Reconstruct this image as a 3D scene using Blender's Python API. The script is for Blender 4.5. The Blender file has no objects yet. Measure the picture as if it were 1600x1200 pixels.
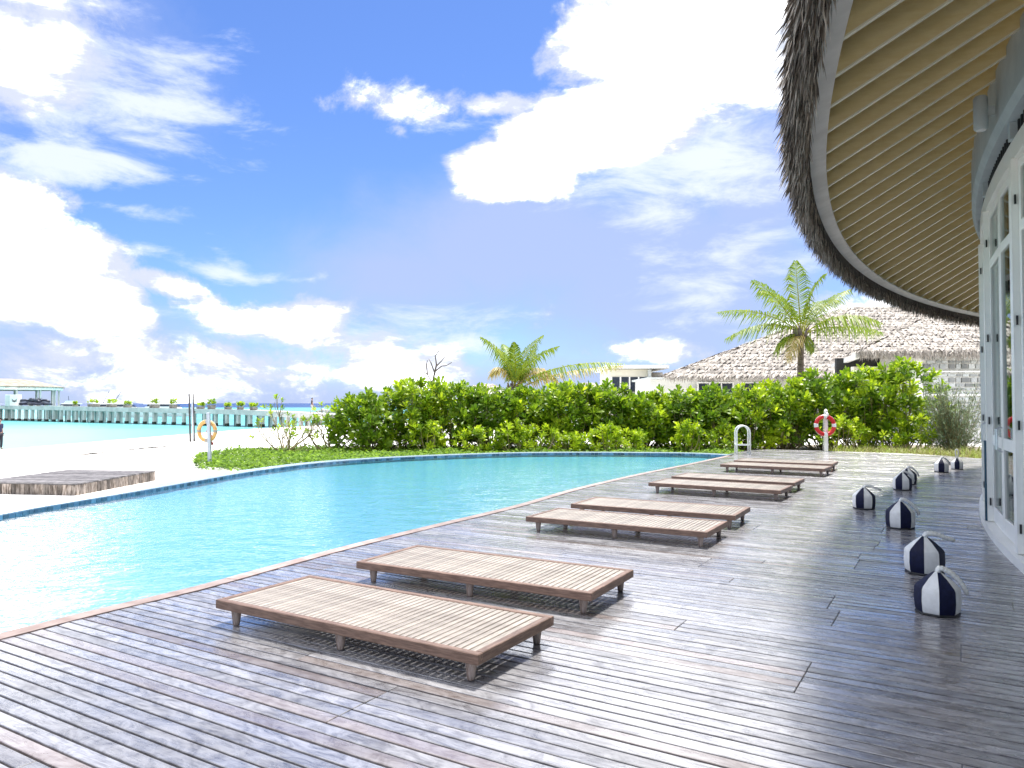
import bpy, math, random
import numpy as np
from mathutils import Vector, Matrix, geometry as mgeo

random.seed(11)
rng = np.random.default_rng(11)
scene = bpy.context.scene
COL = scene.collection
R = math.radians

# ------------------------------------------------------------------ camera
FPX, CAM_H, HOR = 1165.0, 1.45, 630.0
PITCH = math.atan((HOR - 600) / FPX)
cam_d = bpy.data.cameras.new('camera')
cam_d.sensor_width = 36.0
cam_d.lens = FPX / 1600 * 36
cam_d.clip_start, cam_d.clip_end = 0.05, 60000
cam = bpy.data.objects.new('camera', cam_d)
COL.objects.link(cam)
cam.location = (0, 0, CAM_H)
cam.rotation_euler = (math.pi / 2 + PITCH, 0, 0)
scene.camera = cam

def ray(px, py):
    a, b = px - 800, 600 - py
    c, s = math.cos(PITCH), math.sin(PITCH)
    return Vector((a, FPX * c - b * s, FPX * s + b * c))
def G(px, py, z=0.0):
    r = ray(px, py); t = (z - CAM_H) / r.z
    return Vector((r.x * t, r.y * t, z))
def P(px, py, Y):
    r = ray(px, py); t = Y / r.y
    return Vector((r.x * t, Y, CAM_H + r.z * t))

# ------------------------------------------------------------------ sky
SUN_EL, SUN_AZ = R(69), R(18)          # azimuth clockwise from +Y
SKY_STRENGTH = 0.10
world = bpy.data.worlds.new('World')
scene.world = world
world.use_nodes = True
wt = world.node_tree
wt.nodes.clear()
class NT:
    """small helper round a node tree"""
    def __init__(s, tree): s.t = tree
    def n(s, typ, ins=None, **kw):
        nd = s.t.nodes.new(typ)
        for k, v in kw.items(): setattr(nd, k, v)
        for k, v in (ins or {}).items():
            so = nd.inputs[k]
            if hasattr(v, 'is_linked') or isinstance(v, bpy.types.NodeSocket): s.t.links.new(v, so)
            elif isinstance(v, bpy.types.Node): s.t.links.new(v.outputs[0], so)
            else: so.default_value = v
        return nd
    def m(s, op, a, b=0.0, c=0.0, clamp=False):
        nd = s.n('ShaderNodeMath', {0: a, 1: b, 2: c}, operation=op); nd.use_clamp = clamp
        return nd.outputs[0]
    def sstep(s, x, lo, hi, to0=0.0, to1=1.0):
        nd = s.n('ShaderNodeMapRange', {0: x, 1: lo, 2: hi, 3: to0, 4: to1}); nd.interpolation_type = 'SMOOTHSTEP'
        return nd.outputs[0]
    def mix(s, f, a, b, blend='MIX'):
        nd = s.n('ShaderNodeMix', data_type='RGBA', blend_type=blend)
        for i, v in ((0, f), (6, a), (7, b)):
            if isinstance(v, bpy.types.NodeSocket): s.t.links.new(v, nd.inputs[i])
            else: nd.inputs[i].default_value = v if i == 0 else (tuple(v) + (1,))[:4]
        return nd.outputs[2]

def px_azel(px, py):
    r = ray(px, py).normalized()
    return math.degrees(math.atan2(r.x, r.y)), math.degrees(math.asin(r.z))

def build_sky():
    w = NT(wt)
    sky = w.n('ShaderNodeTexSky', sky_type='NISHITA')
    sky.sun_disc = False
    sky.sun_elevation, sky.sun_rotation = SUN_EL, SUN_AZ
    sky.altitude = 0; sky.air_density = 1.0; sky.dust_density = 0.3; sky.ozone_density = 2.0
    tc = w.n('ShaderNodeTexCoord').outputs['Generated']
    sep = w.n('ShaderNodeSeparateXYZ', {0: tc})
    x, y, z = sep.outputs
    az = w.m('MULTIPLY', w.m('ARCTAN2', x, y), 57.29578)
    el = w.m('MULTIPLY', w.m('ARCSINE', z), 57.29578)
    # cloud noise in direction space, flattened towards the horizon
    flat = w.n('ShaderNodeVectorMath', {0: tc, 1: (1, 1, 1.35)}, operation='MULTIPLY').outputs[0]
    fine = w.n('ShaderNodeTexNoise', {'Vector': flat, 'Scale': 7.0, 'Detail': 12.0, 'Roughness': 0.64, 'Distortion': 0.25}).outputs[0]
    fine_c = w.m('MULTIPLY_ADD', fine, 1.0, -0.5)
    wispv = w.n('ShaderNodeVectorMath', {0: tc, 1: (1, 1, 3.2)}, operation='MULTIPLY').outputs[0]
    wisp = w.n('ShaderNodeTexNoise', {'Vector': wispv, 'Scale': 7.0, 'Detail': 9.0, 'Roughness': 0.65, 'Distortion': 0.35}).outputs[0]
    wisp_c = w.m('MULTIPLY_ADD', wisp, 1.0, -0.5)
    warp = w.n('ShaderNodeTexNoise', {'Vector': flat, 'Scale': 3.5, 'Detail': 3.0}).outputs[1]
    wsub = w.n('ShaderNodeVectorMath', {0: warp, 1: (0.5, 0.5, 0.5)}, operation='SUBTRACT').outputs[0]
    base = w.n('ShaderNodeCombineXYZ', {0: az, 1: el}).outputs[0]
    pos = w.n('ShaderNodeVectorMath', {0: wsub, 1: (9, 6, 0), 2: base}, operation='MULTIPLY_ADD').outputs[0]
    D = 57.29578 / FPX
    def field(blobs, start):
        acc = None
        for (px, py, rx, ry, k) in blobs:
            a, e = px_azel(px, py)
            sx, sy = 1 / (rx * D), 1 / (ry * D)
            v = w.n('ShaderNodeVectorMath', {0: pos, 1: (sx, sy, 0), 2: (-a * sx, -e * sy, 0)}, operation='MULTIPLY_ADD').outputs[0]
            ln = w.n('ShaderNodeVectorMath', {0: v}, operation='LENGTH').outputs['Value']
            b = w.m('MULTIPLY_ADD', ln, -k, k)
            acc = w.m('MAXIMUM', b, start if acc is None else acc)
        return acc
    cumulus = field([(30, 330, 70, 60, .9), (50, 430, 150, 90, 1.6), (130, 480, 110, 60, 1.4), (200, 510, 60, 30, .9),
                     (275, 450, 75, 24, .8), (430, 485, 150, 42, .95), (620, 570, 190, 40, .45), (330, 560, 420, 60, .30), (80, 570, 260, 70, .28),
                     (1090, 40, 220, 110, 1.9), (985, 175, 120, 80, 1.5), (810, 285, 135, 60, 1.25), (900, 225, 110, 55, 1.2),
                     (1170, 110, 110, 80, .8), (1000, 552, 90, 26, .42), (645, 165, 115, 46, .62), (800, 165, 70, 20, .5),
                     (630, 205, 40, 30, .45), (40, 70, 110, 70, .8), (1330, 520, 120, 60, .8)], -0.7)
    wisps = field([(110, 110, 230, 130, .65), (60, 235, 190, 45, .8), (190, 200, 140, 26, .55), (400, 207, 110, 14, .4),
                   (180, 315, 90, 16, .4), (370, 418, 100, 14, .55), (190, 400, 80, 12, .35), (480, 430, 80, 10, .35), (730, 195, 90, 20, .4),
                   (1080, 260, 200, 120, .75), (1150, 400, 160, 120, .35), (560, 520, 300, 60, .5)], -0.7)
    veil = field([(850, 400, 420, 150, 1.2), (1050, 450, 330, 190, 1.3), (1180, 300, 200, 200, 1.0), (640, 440, 290, 120, 1.0),
                  (120, 560, 420, 110, .9), (90, 90, 200, 120, .5), (800, 610, 1500, 70, .8)], -0.6)
    # beyond the frame the sky goes on, cloud cover raised for fill light
    big = w.n('ShaderNodeTexNoise', {'Vector': flat, 'Scale': 1.6, 'Detail': 2.0}).outputs[0]
    out_az = w.sstep(w.m('ABSOLUTE', az), 36, 50)
    out_el = w.sstep(el, 28, 40)
    outm = w.m('MAXIMUM', out_az, out_el)
    far = w.m('ADD', w.m('MULTIPLY_ADD', big, 4.0, -1.75), w.m('MULTIPLY_ADD', outm, 2.0, -2.0))
    cumulus = w.m('MAXIMUM', cumulus, w.m('MINIMUM', far, 0.8))
    craw = w.m('MULTIPLY_ADD', fine_c, 2.1, cumulus)
    c_d = w.sstep(craw, 0.0, 0.36)
    w_d = w.m('MULTIPLY', w.sstep(w.m('MULTIPLY_ADD', wisp_c, 2.4, wisps), 0.0, 0.75), 0.85)
    v_d = w.m('MULTIPLY', w.sstep(w.m('MULTIPLY_ADD', fine_c, 0.9, veil), -0.1, 0.85), 0.88)
    K = 1 / SKY_STRENGTH
    tinted = w.mix(1.0, sky.outputs[0], (0.325, 0.417, 0.622), 'MULTIPLY')
    col = w.mix(v_d, tinted, (0.178 * K, 0.217 * K, 0.35 * K))
    col = w.mix(w_d, col, (0.345 * K, 0.37 * K, 0.43 * K))
    shade = w.sstep(w.m('MULTIPLY_ADD', wisp_c, 2.6, craw), 0.1, 1.1)
    ccol = w.mix(shade, (0.265 * K, 0.285 * K, 0.34 * K), (1.6 * K, 1.6 * K, 1.6 * K))
    col = w.mix(c_d, col, ccol)
    bg = w.n('ShaderNodeBackground', {0: col, 1: SKY_STRENGTH})
    out = w.n('ShaderNodeOutputWorld', {0: bg.outputs[0]})
build_sky()
world.cycles.sampling_method = 'MANUAL'
world.cycles.sample_map_resolution = 1024

# ------------------------------------------------------------------ sun, exposure
sun_dir = Vector((math.sin(SUN_AZ) * math.cos(SUN_EL), math.cos(SUN_AZ) * math.cos(SUN_EL), math.sin(SUN_EL)))
sl = bpy.data.lights.new('sun', 'SUN')
sl.energy = 2.6; sl.angle = R(5); sl.color = (1.0, 0.96, 0.89)
so = bpy.data.objects.new('sun', sl)
COL.objects.link(so)
so.rotation_euler = sun_dir.to_track_quat('Z', 'Y').to_euler()
so.location = (0, 0, 40)
vs = scene.view_settings
vs.view_transform, vs.look, vs.gamma, vs.exposure = 'Standard', 'None', 1.0, 1.55
vs.use_curve_mapping = False
scene.cycles.max_bounces = 8
scene.cycles.transparent_max_bounces = 12
scene.cycles.caustics_reflective = False
scene.cycles.caustics_refractive = False

# ------------------------------------------------------------------ helpers
def arrays_mesh(name, V, polys, tint=None):
    me = bpy.data.meshes.new(name)
    V = np.asarray(V, dtype=np.float32)
    polys = [np.asarray(p, dtype=np.int32) for p in polys if len(p)]
    nl = sum(p.size for p in polys); nf = sum(len(p) for p in polys)
    me.vertices.add(len(V)); me.loops.add(nl); me.polygons.add(nf)
    me.vertices.foreach_set('co', V.ravel())
    me.loops.foreach_set('vertex_index', np.concatenate([p.ravel() for p in polys]))
    tot = np.concatenate([np.full(len(p), p.shape[1], np.int32) for p in polys])
    st = np.concatenate([[0], np.cumsum(tot)[:-1]]).astype(np.int32)
    me.polygons.foreach_set('loop_start', st)
    me.update(calc_edges=True)
    if tint is not None:
        at = me.attributes.new('tint', 'FLOAT', 'FACE')
        at.data.foreach_set('value', np.asarray(tint, dtype=np.float32))
    me.validate()
    return me

def link(name, me, mat=None, parent=None, loc=None, rotz=0):
    o = bpy.data.objects.new(name, me)
    COL.objects.link(o)
    if mat is not None and me is not None and not me.materials: me.materials.append(mat)
    if parent is not None: o.parent = parent
    if loc is not None: o.location = loc
    if rotz: o.rotation_euler = (0, 0, rotz)
    return o

def tag(o, label=None, cat=None, group=None, kind=None):
    for k, v in (('label', label), ('category', cat), ('group', group), ('kind', kind)):
        if v: o[k] = v
    return o
def thing(name, label, cat, loc=(0, 0, 0), rotz=0, group=None):
    o = bpy.data.objects.new(name, None); COL.objects.link(o)
    o.empty_display_size = 0.2
    o.location = loc; o.rotation_euler = (0, 0, rotz)
    return tag(o, label, cat, group)
def copy_tree(o, parent=None):
    c = o.copy(); COL.objects.link(c)
    if parent is not None: c.parent = parent
    for ch in list(o.children): copy_tree(ch, c)
    return c

class MB:
    def __init__(s): s.v, s.f, s.t = [], [], []
    def add(s, vs, fs, t=None):
        b = len(s.v); s.v += [tuple(p) for p in vs]
        s.f += [tuple(b + i for i in f) for f in fs]; s.t += [0.5 if t is None else t] * len(fs)
        return s
    def box(s, c, d, rz=0, t=None, M=None):
        x, y, z = d[0] / 2, d[1] / 2, d[2] / 2
        ca, sa = math.cos(rz), math.sin(rz)
        vs = []
        for k in (-1, 1):
            for (i, j) in ((-1, -1), (1, -1), (1, 1), (-1, 1)):
                a, b = i * x, j * y
                p = Vector((c[0] + a * ca - b * sa, c[1] + a * sa + b * ca, c[2] + k * z))
                vs.append(M @ p if M else p)
        return s.add(vs, [(3, 2, 1, 0), (4, 5, 6, 7), (0, 1, 5, 4), (1, 2, 6, 5), (2, 3, 7, 6), (3, 0, 4, 7)], t)
    def bbox(s, c, d, bev=0.004, rz=0, t=None):
        """box with chamfered edges on top and sides"""
        x, y, z = d[0] / 2, d[1] / 2, d[2] / 2
        ca, sa = math.cos(rz), math.sin(rz); vs = []
        for (ins, zz) in ((bev, -z), (0, -z + bev), (0, z - bev), (bev, z)):
            for (i, j) in ((-1, -1), (1, -1), (1, 1), (-1, 1)):
                a, b = i * (x - ins), j * (y - ins)
                vs.append((c[0] + a * ca - b * sa, c[1] + a * sa + b * ca, c[2] + zz))
        fs = [(3, 2, 1, 0), (12, 13, 14, 15)]
        for r in range(3):
            for i in range(4):
                j = (i + 1) % 4
                fs.append((r * 4 + i, r * 4 + j, r * 4 + 4 + j, r * 4 + 4 + i))
        return s.add(vs, fs, t)
    def hexa(s, p, t=None):
        return s.add(p, [(3, 2, 1, 0), (4, 5, 6, 7), (0, 1, 5, 4), (1, 2, 6, 5), (2, 3, 7, 6), (3, 0, 4, 7)], t)
    def tube(s, path, rad, n=6, t=None, closed=False, caps=True):
        path = [Vector(p) for p in path]; m = len(path)
        if not hasattr(rad, '__len__'): rad = [rad] * m
        vs, fs = [], []
        up = None
        for i, p in enumerate(path):
            if closed: d = path[(i + 1) % m] - path[i - 1]
            else: d = path[min(i + 1, m - 1)] - path[max(i - 1, 0)]
            if d.length < 1e-9: d = Vector((0, 0, 1))
            d.normalize()
            if up is None: up = Vector((0, 0, 1)) if abs(d.z) < 0.9 else Vector((1, 0, 0))
            a = up - d * up.dot(d)
            if a.length < 1e-6: a = d.orthogonal()
            a.normalize(); b = d.cross(a); up = a
            for k in range(n):
                th = 2 * math.pi * k / n
                vs.append(p + (a * math.cos(th) + b * math.sin(th)) * rad[i])
        for i in range(m if closed else m - 1):
            i2 = (i + 1) % m
            for k in range(n):
                k2 = (k + 1) % n
                fs.append((i * n + k, i * n + k2, i2 * n + k2, i2 * n + k))
        if caps and not closed:
            fs.append(tuple(range(n - 1, -1, -1))); fs.append(tuple((m - 1) * n + k for k in range(n)))
        return s.add(vs, fs, t)
    def lathe(s, prof, n=16, c=(0, 0, 0), t=None, cap=True):
        vs, fs = [], []
        for (r, z) in prof:
            for k in range(n):
                th = 2 * math.pi * k / n
                vs.append((c[0] + r * math.cos(th), c[1] + r * math.sin(th), c[2] + z))
        for i in range(len(prof) - 1):
            for k in range(n):
                k2 = (k + 1) % n
                fs.append((i * n + k, i * n + k2, (i + 1) * n + k2, (i + 1) * n + k))
        if cap:
            fs.append(tuple(range(n - 1, -1, -1))); fs.append(tuple((len(prof) - 1) * n + k for k in range(n)))
        return s.add(vs, fs, t)
    def mesh(s, name, smooth=False, tint=True):
        me = bpy.data.meshes.new(name)
        me.from_pydata(s.v, [], s.f); me.update()
        if smooth: me.polygons.foreach_set('use_smooth', [True] * len(me.polygons))
        if tint:
            at = me.attributes.new('tint', 'FLOAT', 'FACE'); at.data.foreach_set('value', s.t)
        return me
    def build(s, name, mat, parent=None, loc=None, rotz=0, smooth=False):
        return link(name, s.mesh(name, smooth), mat, parent, loc, rotz)

def smooth_by_angle(o, deg=35):
    me = o.data
    me.polygons.foreach_set('use_smooth', [True] * len(me.polygons))
    try: me.set_sharp_from_angle(angle=R(deg))
    except Exception: pass

# ------------------------------------------------------------------ materials
MATS = {}
def pmat(name, c1, c2=None, scale=6.0, rough=0.6, r2=None, bump=0.0, bscale=None, metal=0.0, coat=0.0, coat_r=0.1, spec=0.5,
         stretch=(1, 1, 1), rotz=0.0, tintk=0.0, obj=False, transl=0.0, detail=6.0, lo=0.35, hi=0.65, rnd=0.0, bdist=0.01, tc=None):
    m = bpy.data.materials.new(name); m.use_nodes = True
    t = NT(m.node_tree); m.node_tree.nodes.clear()
    if obj: co = t.n('ShaderNodeTexCoord').outputs['Object']
    else: co = t.n('ShaderNodeNewGeometry').outputs['Position']
    if rotz: co = t.n('ShaderNodeVectorRotate', {'Vector': co, 'Angle': rotz}, rotation_type='Z_AXIS').outputs[0]
    if stretch != (1, 1, 1): co = t.n('ShaderNodeVectorMath', {0: co, 1: stretch}, operation='MULTIPLY').outputs[0]
    tint = t.n('ShaderNodeAttribute', attribute_name='tint').outputs['Fac']
    if tintk:
        off = t.m('MULTIPLY', tint, 37.0)
        offv = t.n('ShaderNodeCombineXYZ', {0: off, 1: off, 2: off}).outputs[0]
        co = t.n('ShaderNodeVectorMath', {0: co, 1: offv}, operation='ADD').outputs[0]
    no = t.n('ShaderNodeTexNoise', {'Vector': co, 'Scale': scale, 'Detail': detail, 'Roughness': 0.6}).outputs[0]
    f = t.sstep(no, lo, hi)
    col = t.mix(f, c1, c2 if c2 else c1)
    if tc is not None:
        col = t.mix(t.sstep(tint, 0.0, 1.0), col, tc)
    if tintk:
        g = t.m('MULTIPLY_ADD', tint, 2 * tintk, 1 - tintk)
        gc = t.n('ShaderNodeCombineXYZ', {0: g, 1: g, 2: g}).outputs[0]
        col = t.mix(1.0, col, gc, 'MULTIPLY')
    if rnd:
        rv = t.n('ShaderNodeObjectInfo').outputs['Random']
        g = t.m('MULTIPLY_ADD', rv, 2 * rnd, 1 - rnd)
        gc = t.n('ShaderNodeCombineXYZ', {0: g, 1: g, 2: g}).outputs[0]
        col = t.mix(1.0, col, gc, 'MULTIPLY')
    ins = {'Base Color': col, 'Metallic': metal, 'Coat Weight': coat, 'Coat Roughness': coat_r, 'Specular IOR Level': spec}
    ins['Roughness'] = t.sstep(no, 0.3, 0.7, rough, r2) if r2 is not None else rough
    if bump:
        bn = t.n('ShaderNodeTexNoise', {'Vector': co, 'Scale': bscale or scale * 4, 'Detail': 5.0}).outputs[0]
        ins['Normal'] = t.n('ShaderNodeBump', {'Height': bn, 'Strength': bump, 'Distance': bdist}).outputs[0]
    b = t.n('ShaderNodeBsdfPrincipled', ins)
    sh = b.outputs[0]
    if transl:
        tr = t.n('ShaderNodeBsdfTranslucent', {0: col}).outputs[0]
        sh = t.n('ShaderNodeMixShader', {0: transl, 1: sh, 2: tr}).outputs[0]
    t.n('ShaderNodeOutputMaterial', {0: sh})
    MATS[name] = m
    return m

DECK_D = Vector((0.857, -0.515, 0)).normalized()      # along the planks
DECK_N = Vector((0.515, 0.857, 0)).normalized()       # across the planks
DECK_A = math.atan2(DECK_D.y, DECK_D.x)

def deck_material():
    m = bpy.data.materials.new('wet_deck_wood'); m.use_nodes = True
    t = NT(m.node_tree); m.node_tree.nodes.clear()
    pos = t.n('ShaderNodeNewGeometry').outputs['Position']
    rot = t.n('ShaderNodeVectorRotate', {'Vector': pos, 'Angle': -DECK_A}, rotation_type='Z_AXIS').outputs[0]
    tint = t.n('ShaderNodeAttribute', attribute_name='tint').outputs['Fac']
    off = t.m('MULTIPLY', tint, 53.0)
    offv = t.n('ShaderNodeCombineXYZ', {0: off, 1: off, 2: off}).outputs[0]
    rot2 = t.n('ShaderNodeVectorMath', {0: rot, 1: offv}, operation='ADD').outputs[0]
    g1 = t.n('ShaderNodeVectorMath', {0: rot2, 1: (1.6, 26, 20)}, operation='MULTIPLY').outputs[0]
    grain = t.n('ShaderNodeTexNoise', {'Vector': g1, 'Scale': 3.0, 'Detail': 8.0, 'Roughness': 0.65, 'Distortion': 0.6}).outputs[0]
    g2 = t.n('ShaderNodeVectorMath', {0: rot2, 1: (2.2, 4.5, 4.5)}, operation='MULTIPLY').outputs[0]
    blot = t.n('ShaderNodeTexNoise', {'Vector': g2, 'Scale': 2.2, 'Detail': 8.0, 'Roughness': 0.68, 'Distortion': 1.6}).outputs[0]
    # worn silver-grey timber with dark stained patches
    c = t.mix(t.sstep(blot, 0.28, 0.66), (0.10, 0.095, 0.10), (0.31, 0.305, 0.318))
    c = t.mix(t.m('MULTIPLY', t.sstep(grain, 0.45, 0.75), 0.45), c, (0.36, 0.35, 0.36))
    c = t.mix(t.m('MULTIPLY', t.sstep(grain, 0.5, 0.25), 0.5), c, (0.04, 0.034, 0.036))
    warm = t.sstep(tint, 0.80, 0.98)
    c = t.mix(t.m('MULTIPLY', warm, 0.35), c, (0.20, 0.12, 0.08))
    g = t.m('MULTIPLY_ADD', t.n('ShaderNodeTexWhiteNoise', {'W': tint}, noise_dimensions='1D').outputs[0], 0.45, 0.75)
    c = t.mix(1.0, c, t.n('ShaderNodeCombineXYZ', {0: g, 1: g, 2: g}).outputs[0], 'MULTIPLY')
    wetn = t.n('ShaderNodeTexNoise', {'Vector': g2, 'Scale': 0.8, 'Detail': 6.0, 'Roughness': 0.65}).outputs[0]
    rough = t.sstep(wetn, 0.35, 0.65, 0.16, 0.36)
    h = t.m('ADD', t.m('MULTIPLY', grain, 0.5), t.m('MULTIPLY', blot, 0.8))
    bmp = t.n('ShaderNodeBump', {'Height': h, 'Strength': 0.35, 'Distance': 0.004}).outputs[0]
    b = t.n('ShaderNodeBsdfPrincipled', {'Base Color': c, 'Roughness': rough, 'Normal': bmp, 'Specular IOR Level': 0.6,
                                         'Coat Weight': t.sstep(wetn, 0.62, 0.4, 0.25, 1.0), 'Coat Roughness': 0.16, 'Coat Normal': bmp})
    t.n('ShaderNodeOutputMaterial', {0: b.outputs[0]})
    return m

def water_material(name, tcol, bscale, bstr, dist=0.02):
    m = bpy.data.materials.new(name); m.use_nodes = True
    t = NT(m.node_tree); m.node_tree.nodes.clear()
    pos = t.n('ShaderNodeNewGeometry').outputs['Position']
    v = t.n('ShaderNodeVectorMath', {0: pos, 1: (1.0, 1.35, 1)}, operation='MULTIPLY').outputs[0]
    n1 = t.n('ShaderNodeTexNoise', {'Vector': v, 'Scale': bscale, 'Detail': 3.0, 'Roughness': 0.5, 'Distortion': 0.6}).outputs[0]
    n2 = t.n('ShaderNodeTexNoise', {'Vector': v, 'Scale': bscale * 0.22, 'Detail': 2.0}).outputs[0]
    h = t.m('ADD', n1, t.m('MULTIPLY', n2, 2.0))
    nb = t.n('ShaderNodeBump', {'Height': h, 'Strength': bstr, 'Distance': dist}).outputs[0]
    fr = t.n('ShaderNodeFresnel', {'IOR': 1.33, 'Normal': nb}).outputs[0]
    tr = t.n('ShaderNodeBsdfTransparent', {0: tcol + (1,)}).outputs[0]
    gl = t.n('ShaderNodeBsdfGlossy', {'Color': (1, 1, 1, 1), 'Roughness': 0.05, 'Normal': nb}).outputs[0]
    mx = t.n('ShaderNodeMixShader', {0: t.m('MULTIPLY', fr, 0.45), 1: tr, 2: gl}).outputs[0]
    t.n('ShaderNodeOutputMaterial', {0: mx})
    return m

def glass_material():
    m = bpy.data.materials.new('window_glass'); m.use_nodes = True
    t = NT(m.node_tree); m.node_tree.nodes.clear()
    fr = t.n('ShaderNodeFresnel', {'IOR': 1.9}).outputs[0]
    tr = t.n('ShaderNodeBsdfTransparent', {0: (0.80, 0.88, 0.86, 1)}).outputs[0]
    gl = t.n('ShaderNodeBsdfGlossy', {'Color': (0.95, 1, 0.98, 1), 'Roughness': 0.01}).outputs[0]
    t.n('ShaderNodeOutputMaterial', {0: t.n('ShaderNodeMixShader', {0: fr, 1: tr, 2: gl}).outputs[0]})
    return m

def tile_material(name, c1, c2, grout, size):
    m = bpy.data.materials.new(name); m.use_nodes = True
    t = NT(m.node_tree); m.node_tree.nodes.clear()
    pos = t.n('ShaderNodeNewGeometry').outputs['Position']
    sc = t.n('ShaderNodeVectorMath', {0: pos, 1: (1 / size,) * 3}, operation='MULTIPLY').outputs[0]
    rt = t.n('ShaderNodeVectorRotate', {'Vector': sc, 'Angle': 0.5}, rotation_type='Z_AXIS').outputs[0]
    fr = t.n('ShaderNodeVectorMath', {0: rt}, operation='FRACTION').outputs[0]
    fl = t.n('ShaderNodeVectorMath', {0: rt}, operation='FLOOR').outputs[0]
    wn = t.n('ShaderNodeTexWhiteNoise', {'Vector': fl}, noise_dimensions='3D').outputs[0]
    s = t.n('ShaderNodeSeparateXYZ', {0: fr})
    ed = t.m('MINIMUM', t.m('LESS_THAN', t.m('ABSOLUTE', t.m('SUBTRACT', s.outputs[0], 0.5)), 0.43),
             t.m('LESS_THAN', t.m('ABSOLUTE', t.m('SUBTRACT', s.outputs[1], 0.5)), 0.44))
    c = t.mix(wn, c1, c2)
    c = t.mix(ed, grout, c)
    b = t.n('ShaderNodeBsdfPrincipled', {'Base Color': c, 'Roughness': 0.25})
    t.n('ShaderNodeOutputMaterial', {0: b.outputs[0]})
    return m

def sea_material():
    m = bpy.data.materials.new('lagoon_water'); m.use_nodes = True
    t = NT(m.node_tree); m.node_tree.nodes.clear()
    pos = t.n('ShaderNodeNewGeometry').outputs['Position']
    s = t.n('ShaderNodeSeparateXYZ', {0: pos})
    v = t.n('ShaderNodeVectorMath', {0: pos, 1: (0.02, 0.05, 1)}, operation='MULTIPLY').outputs[0]
    n = t.n('ShaderNodeTexNoise', {'Vector': v, 'Scale': 1.0, 'Detail': 5.0}).outputs[0]
    y = t.m('MULTIPLY_ADD', n, 60.0, s.outputs[1])
    c = t.mix(t.sstep(y, 60, 150), (0.17, 0.40, 0.40), (0.10, 0.35, 0.36))
    c = t.mix(t.sstep(n, 0.5, 0.7), c, (0.17, 0.42, 0.42))
    c = t.mix(t.sstep(y, 420, 560), c, (0.008, 0.045, 0.16))
    vb = t.n('ShaderNodeVectorMath', {0: pos, 1: (1, 2.0, 1)}, operation='MULTIPLY').outputs[0]
    h = t.n('ShaderNodeTexNoise', {'Vector': vb, 'Scale': 0.9, 'Detail': 4.0}).outputs[0]
    nb = t.n('ShaderNodeBump', {'Height': h, 'Strength': 0.6, 'Distance': 0.12}).outputs[0]
    b = t.n('ShaderNodeBsdfPrincipled', {'Base Color': c, 'Roughness': 0.35, 'Specular IOR Level': 0.12, 'Normal': nb})
    t.n('ShaderNodeOutputMaterial', {0: b.outputs[0]})
    return m

M_deck = deck_material()
M_water = water_material('pool_water_surface', (0.88, 0.99, 1.0), 9.0, 0.34, 0.03)
M_glass = glass_material()
M_tile = tile_material('pool_mosaic', (0.040, 0.305, 0.405), (0.072, 0.36, 0.45), (0.34, 0.58, 0.64), 0.055)
M_edge = tile_material('pool_edge_mosaic', (0.28, 0.38, 0.48), (0.34, 0.45, 0.54), (0.44, 0.50, 0.56), 0.05)
M_sea = sea_material()
M_linetile = pmat('waterline_tile', (0.07, 0.14, 0.23), (0.14, 0.25, 0.36), rough=0.2, tintk=0.6)
M_sub = pmat('deck_underlay', (0.008, 0.007, 0.007), rough=0.9)
M_coping = pmat('coping_timber', (0.26, 0.185, 0.155), (0.36, 0.28, 0.245), scale=3, rough=0.5, stretch=(2, 2, 12), bump=0.2, tintk=0.25)
M_sand = pmat('coral_sand', (0.78, 0.755, 0.71), (0.86, 0.84, 0.80), scale=0.6, rough=0.95, bump=0.7, bscale=2.2, bdist=0.05, spec=0.1)
M_rail = pmat('teak_rail', (0.12, 0.07, 0.048), (0.23, 0.145, 0.105), scale=4, rough=0.5, stretch=(2, 22, 22), obj=True, bump=0.2, rnd=0.22)
M_slat = pmat('teak_slat', (0.23, 0.195, 0.16), (0.37, 0.325, 0.275), scale=4, rough=0.45, stretch=(18, 2, 18), obj=True, bump=0.15, rnd=0.16)
M_leg = pmat('teak_leg', (0.16, 0.11, 0.085), (0.36, 0.30, 0.27), scale=5, rough=0.6, stretch=(12, 12, 2), obj=True, rnd=0.2)
M_navy = pmat('navy_canvas', (0.003, 0.005, 0.026), (0.006, 0.009, 0.042), scale=30, spec=0.25, rough=0.6, obj=True, bump=0.2, bscale=60)
M_canvas = pmat('white_canvas', (0.72, 0.72, 0.69), (0.82, 0.82, 0.80), scale=12, rough=0.6, obj=True, bump=0.2, bscale=60)
M_rope = pmat('white_rope', (0.66, 0.66, 0.62), (0.80, 0.80, 0.77), scale=60, rough=0.8, obj=True)
M_black = pmat('black_trim', (0.01, 0.01, 0.012), rough=0.6)
M_white = pmat('white_paint', (0.84, 0.84, 0.79), (0.88, 0.88, 0.84), scale=2.5, rough=0.4, bump=0.05, bscale=30)
M_cream = pmat('lit_edge_cream', (0.84, 0.80, 0.62), (0.88, 0.84, 0.68), scale=3, rough=0.45)  # brightness of the lit rafter edges, put into the colour
M_frieze = pmat('grey_blue_render', (0.47, 0.52, 0.53), (0.53, 0.58, 0.585), scale=4, rough=0.7, bump=0.1)
M_louvre = pmat('dark_louvre', (0.02, 0.022, 0.025), rough=0.6)
M_kick = pmat('teal_panel', (0.012, 0.05, 0.085), (0.022, 0.075, 0.12), scale=20, rough=0.5)
M_hinge = pmat('dark_hinge', (0.05, 0.05, 0.05), rough=0.4, metal=0.7)
M_rafter = pmat('painted_rafter', (0.74, 0.60, 0.29), (0.80, 0.67, 0.36), scale=3, rough=0.6, stretch=(2, 2, 8), bump=0.1)
M_ceil = pmat('ceiling_board', (0.66, 0.52, 0.25), (0.72, 0.58, 0.30), scale=2, rough=0.7)
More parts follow.
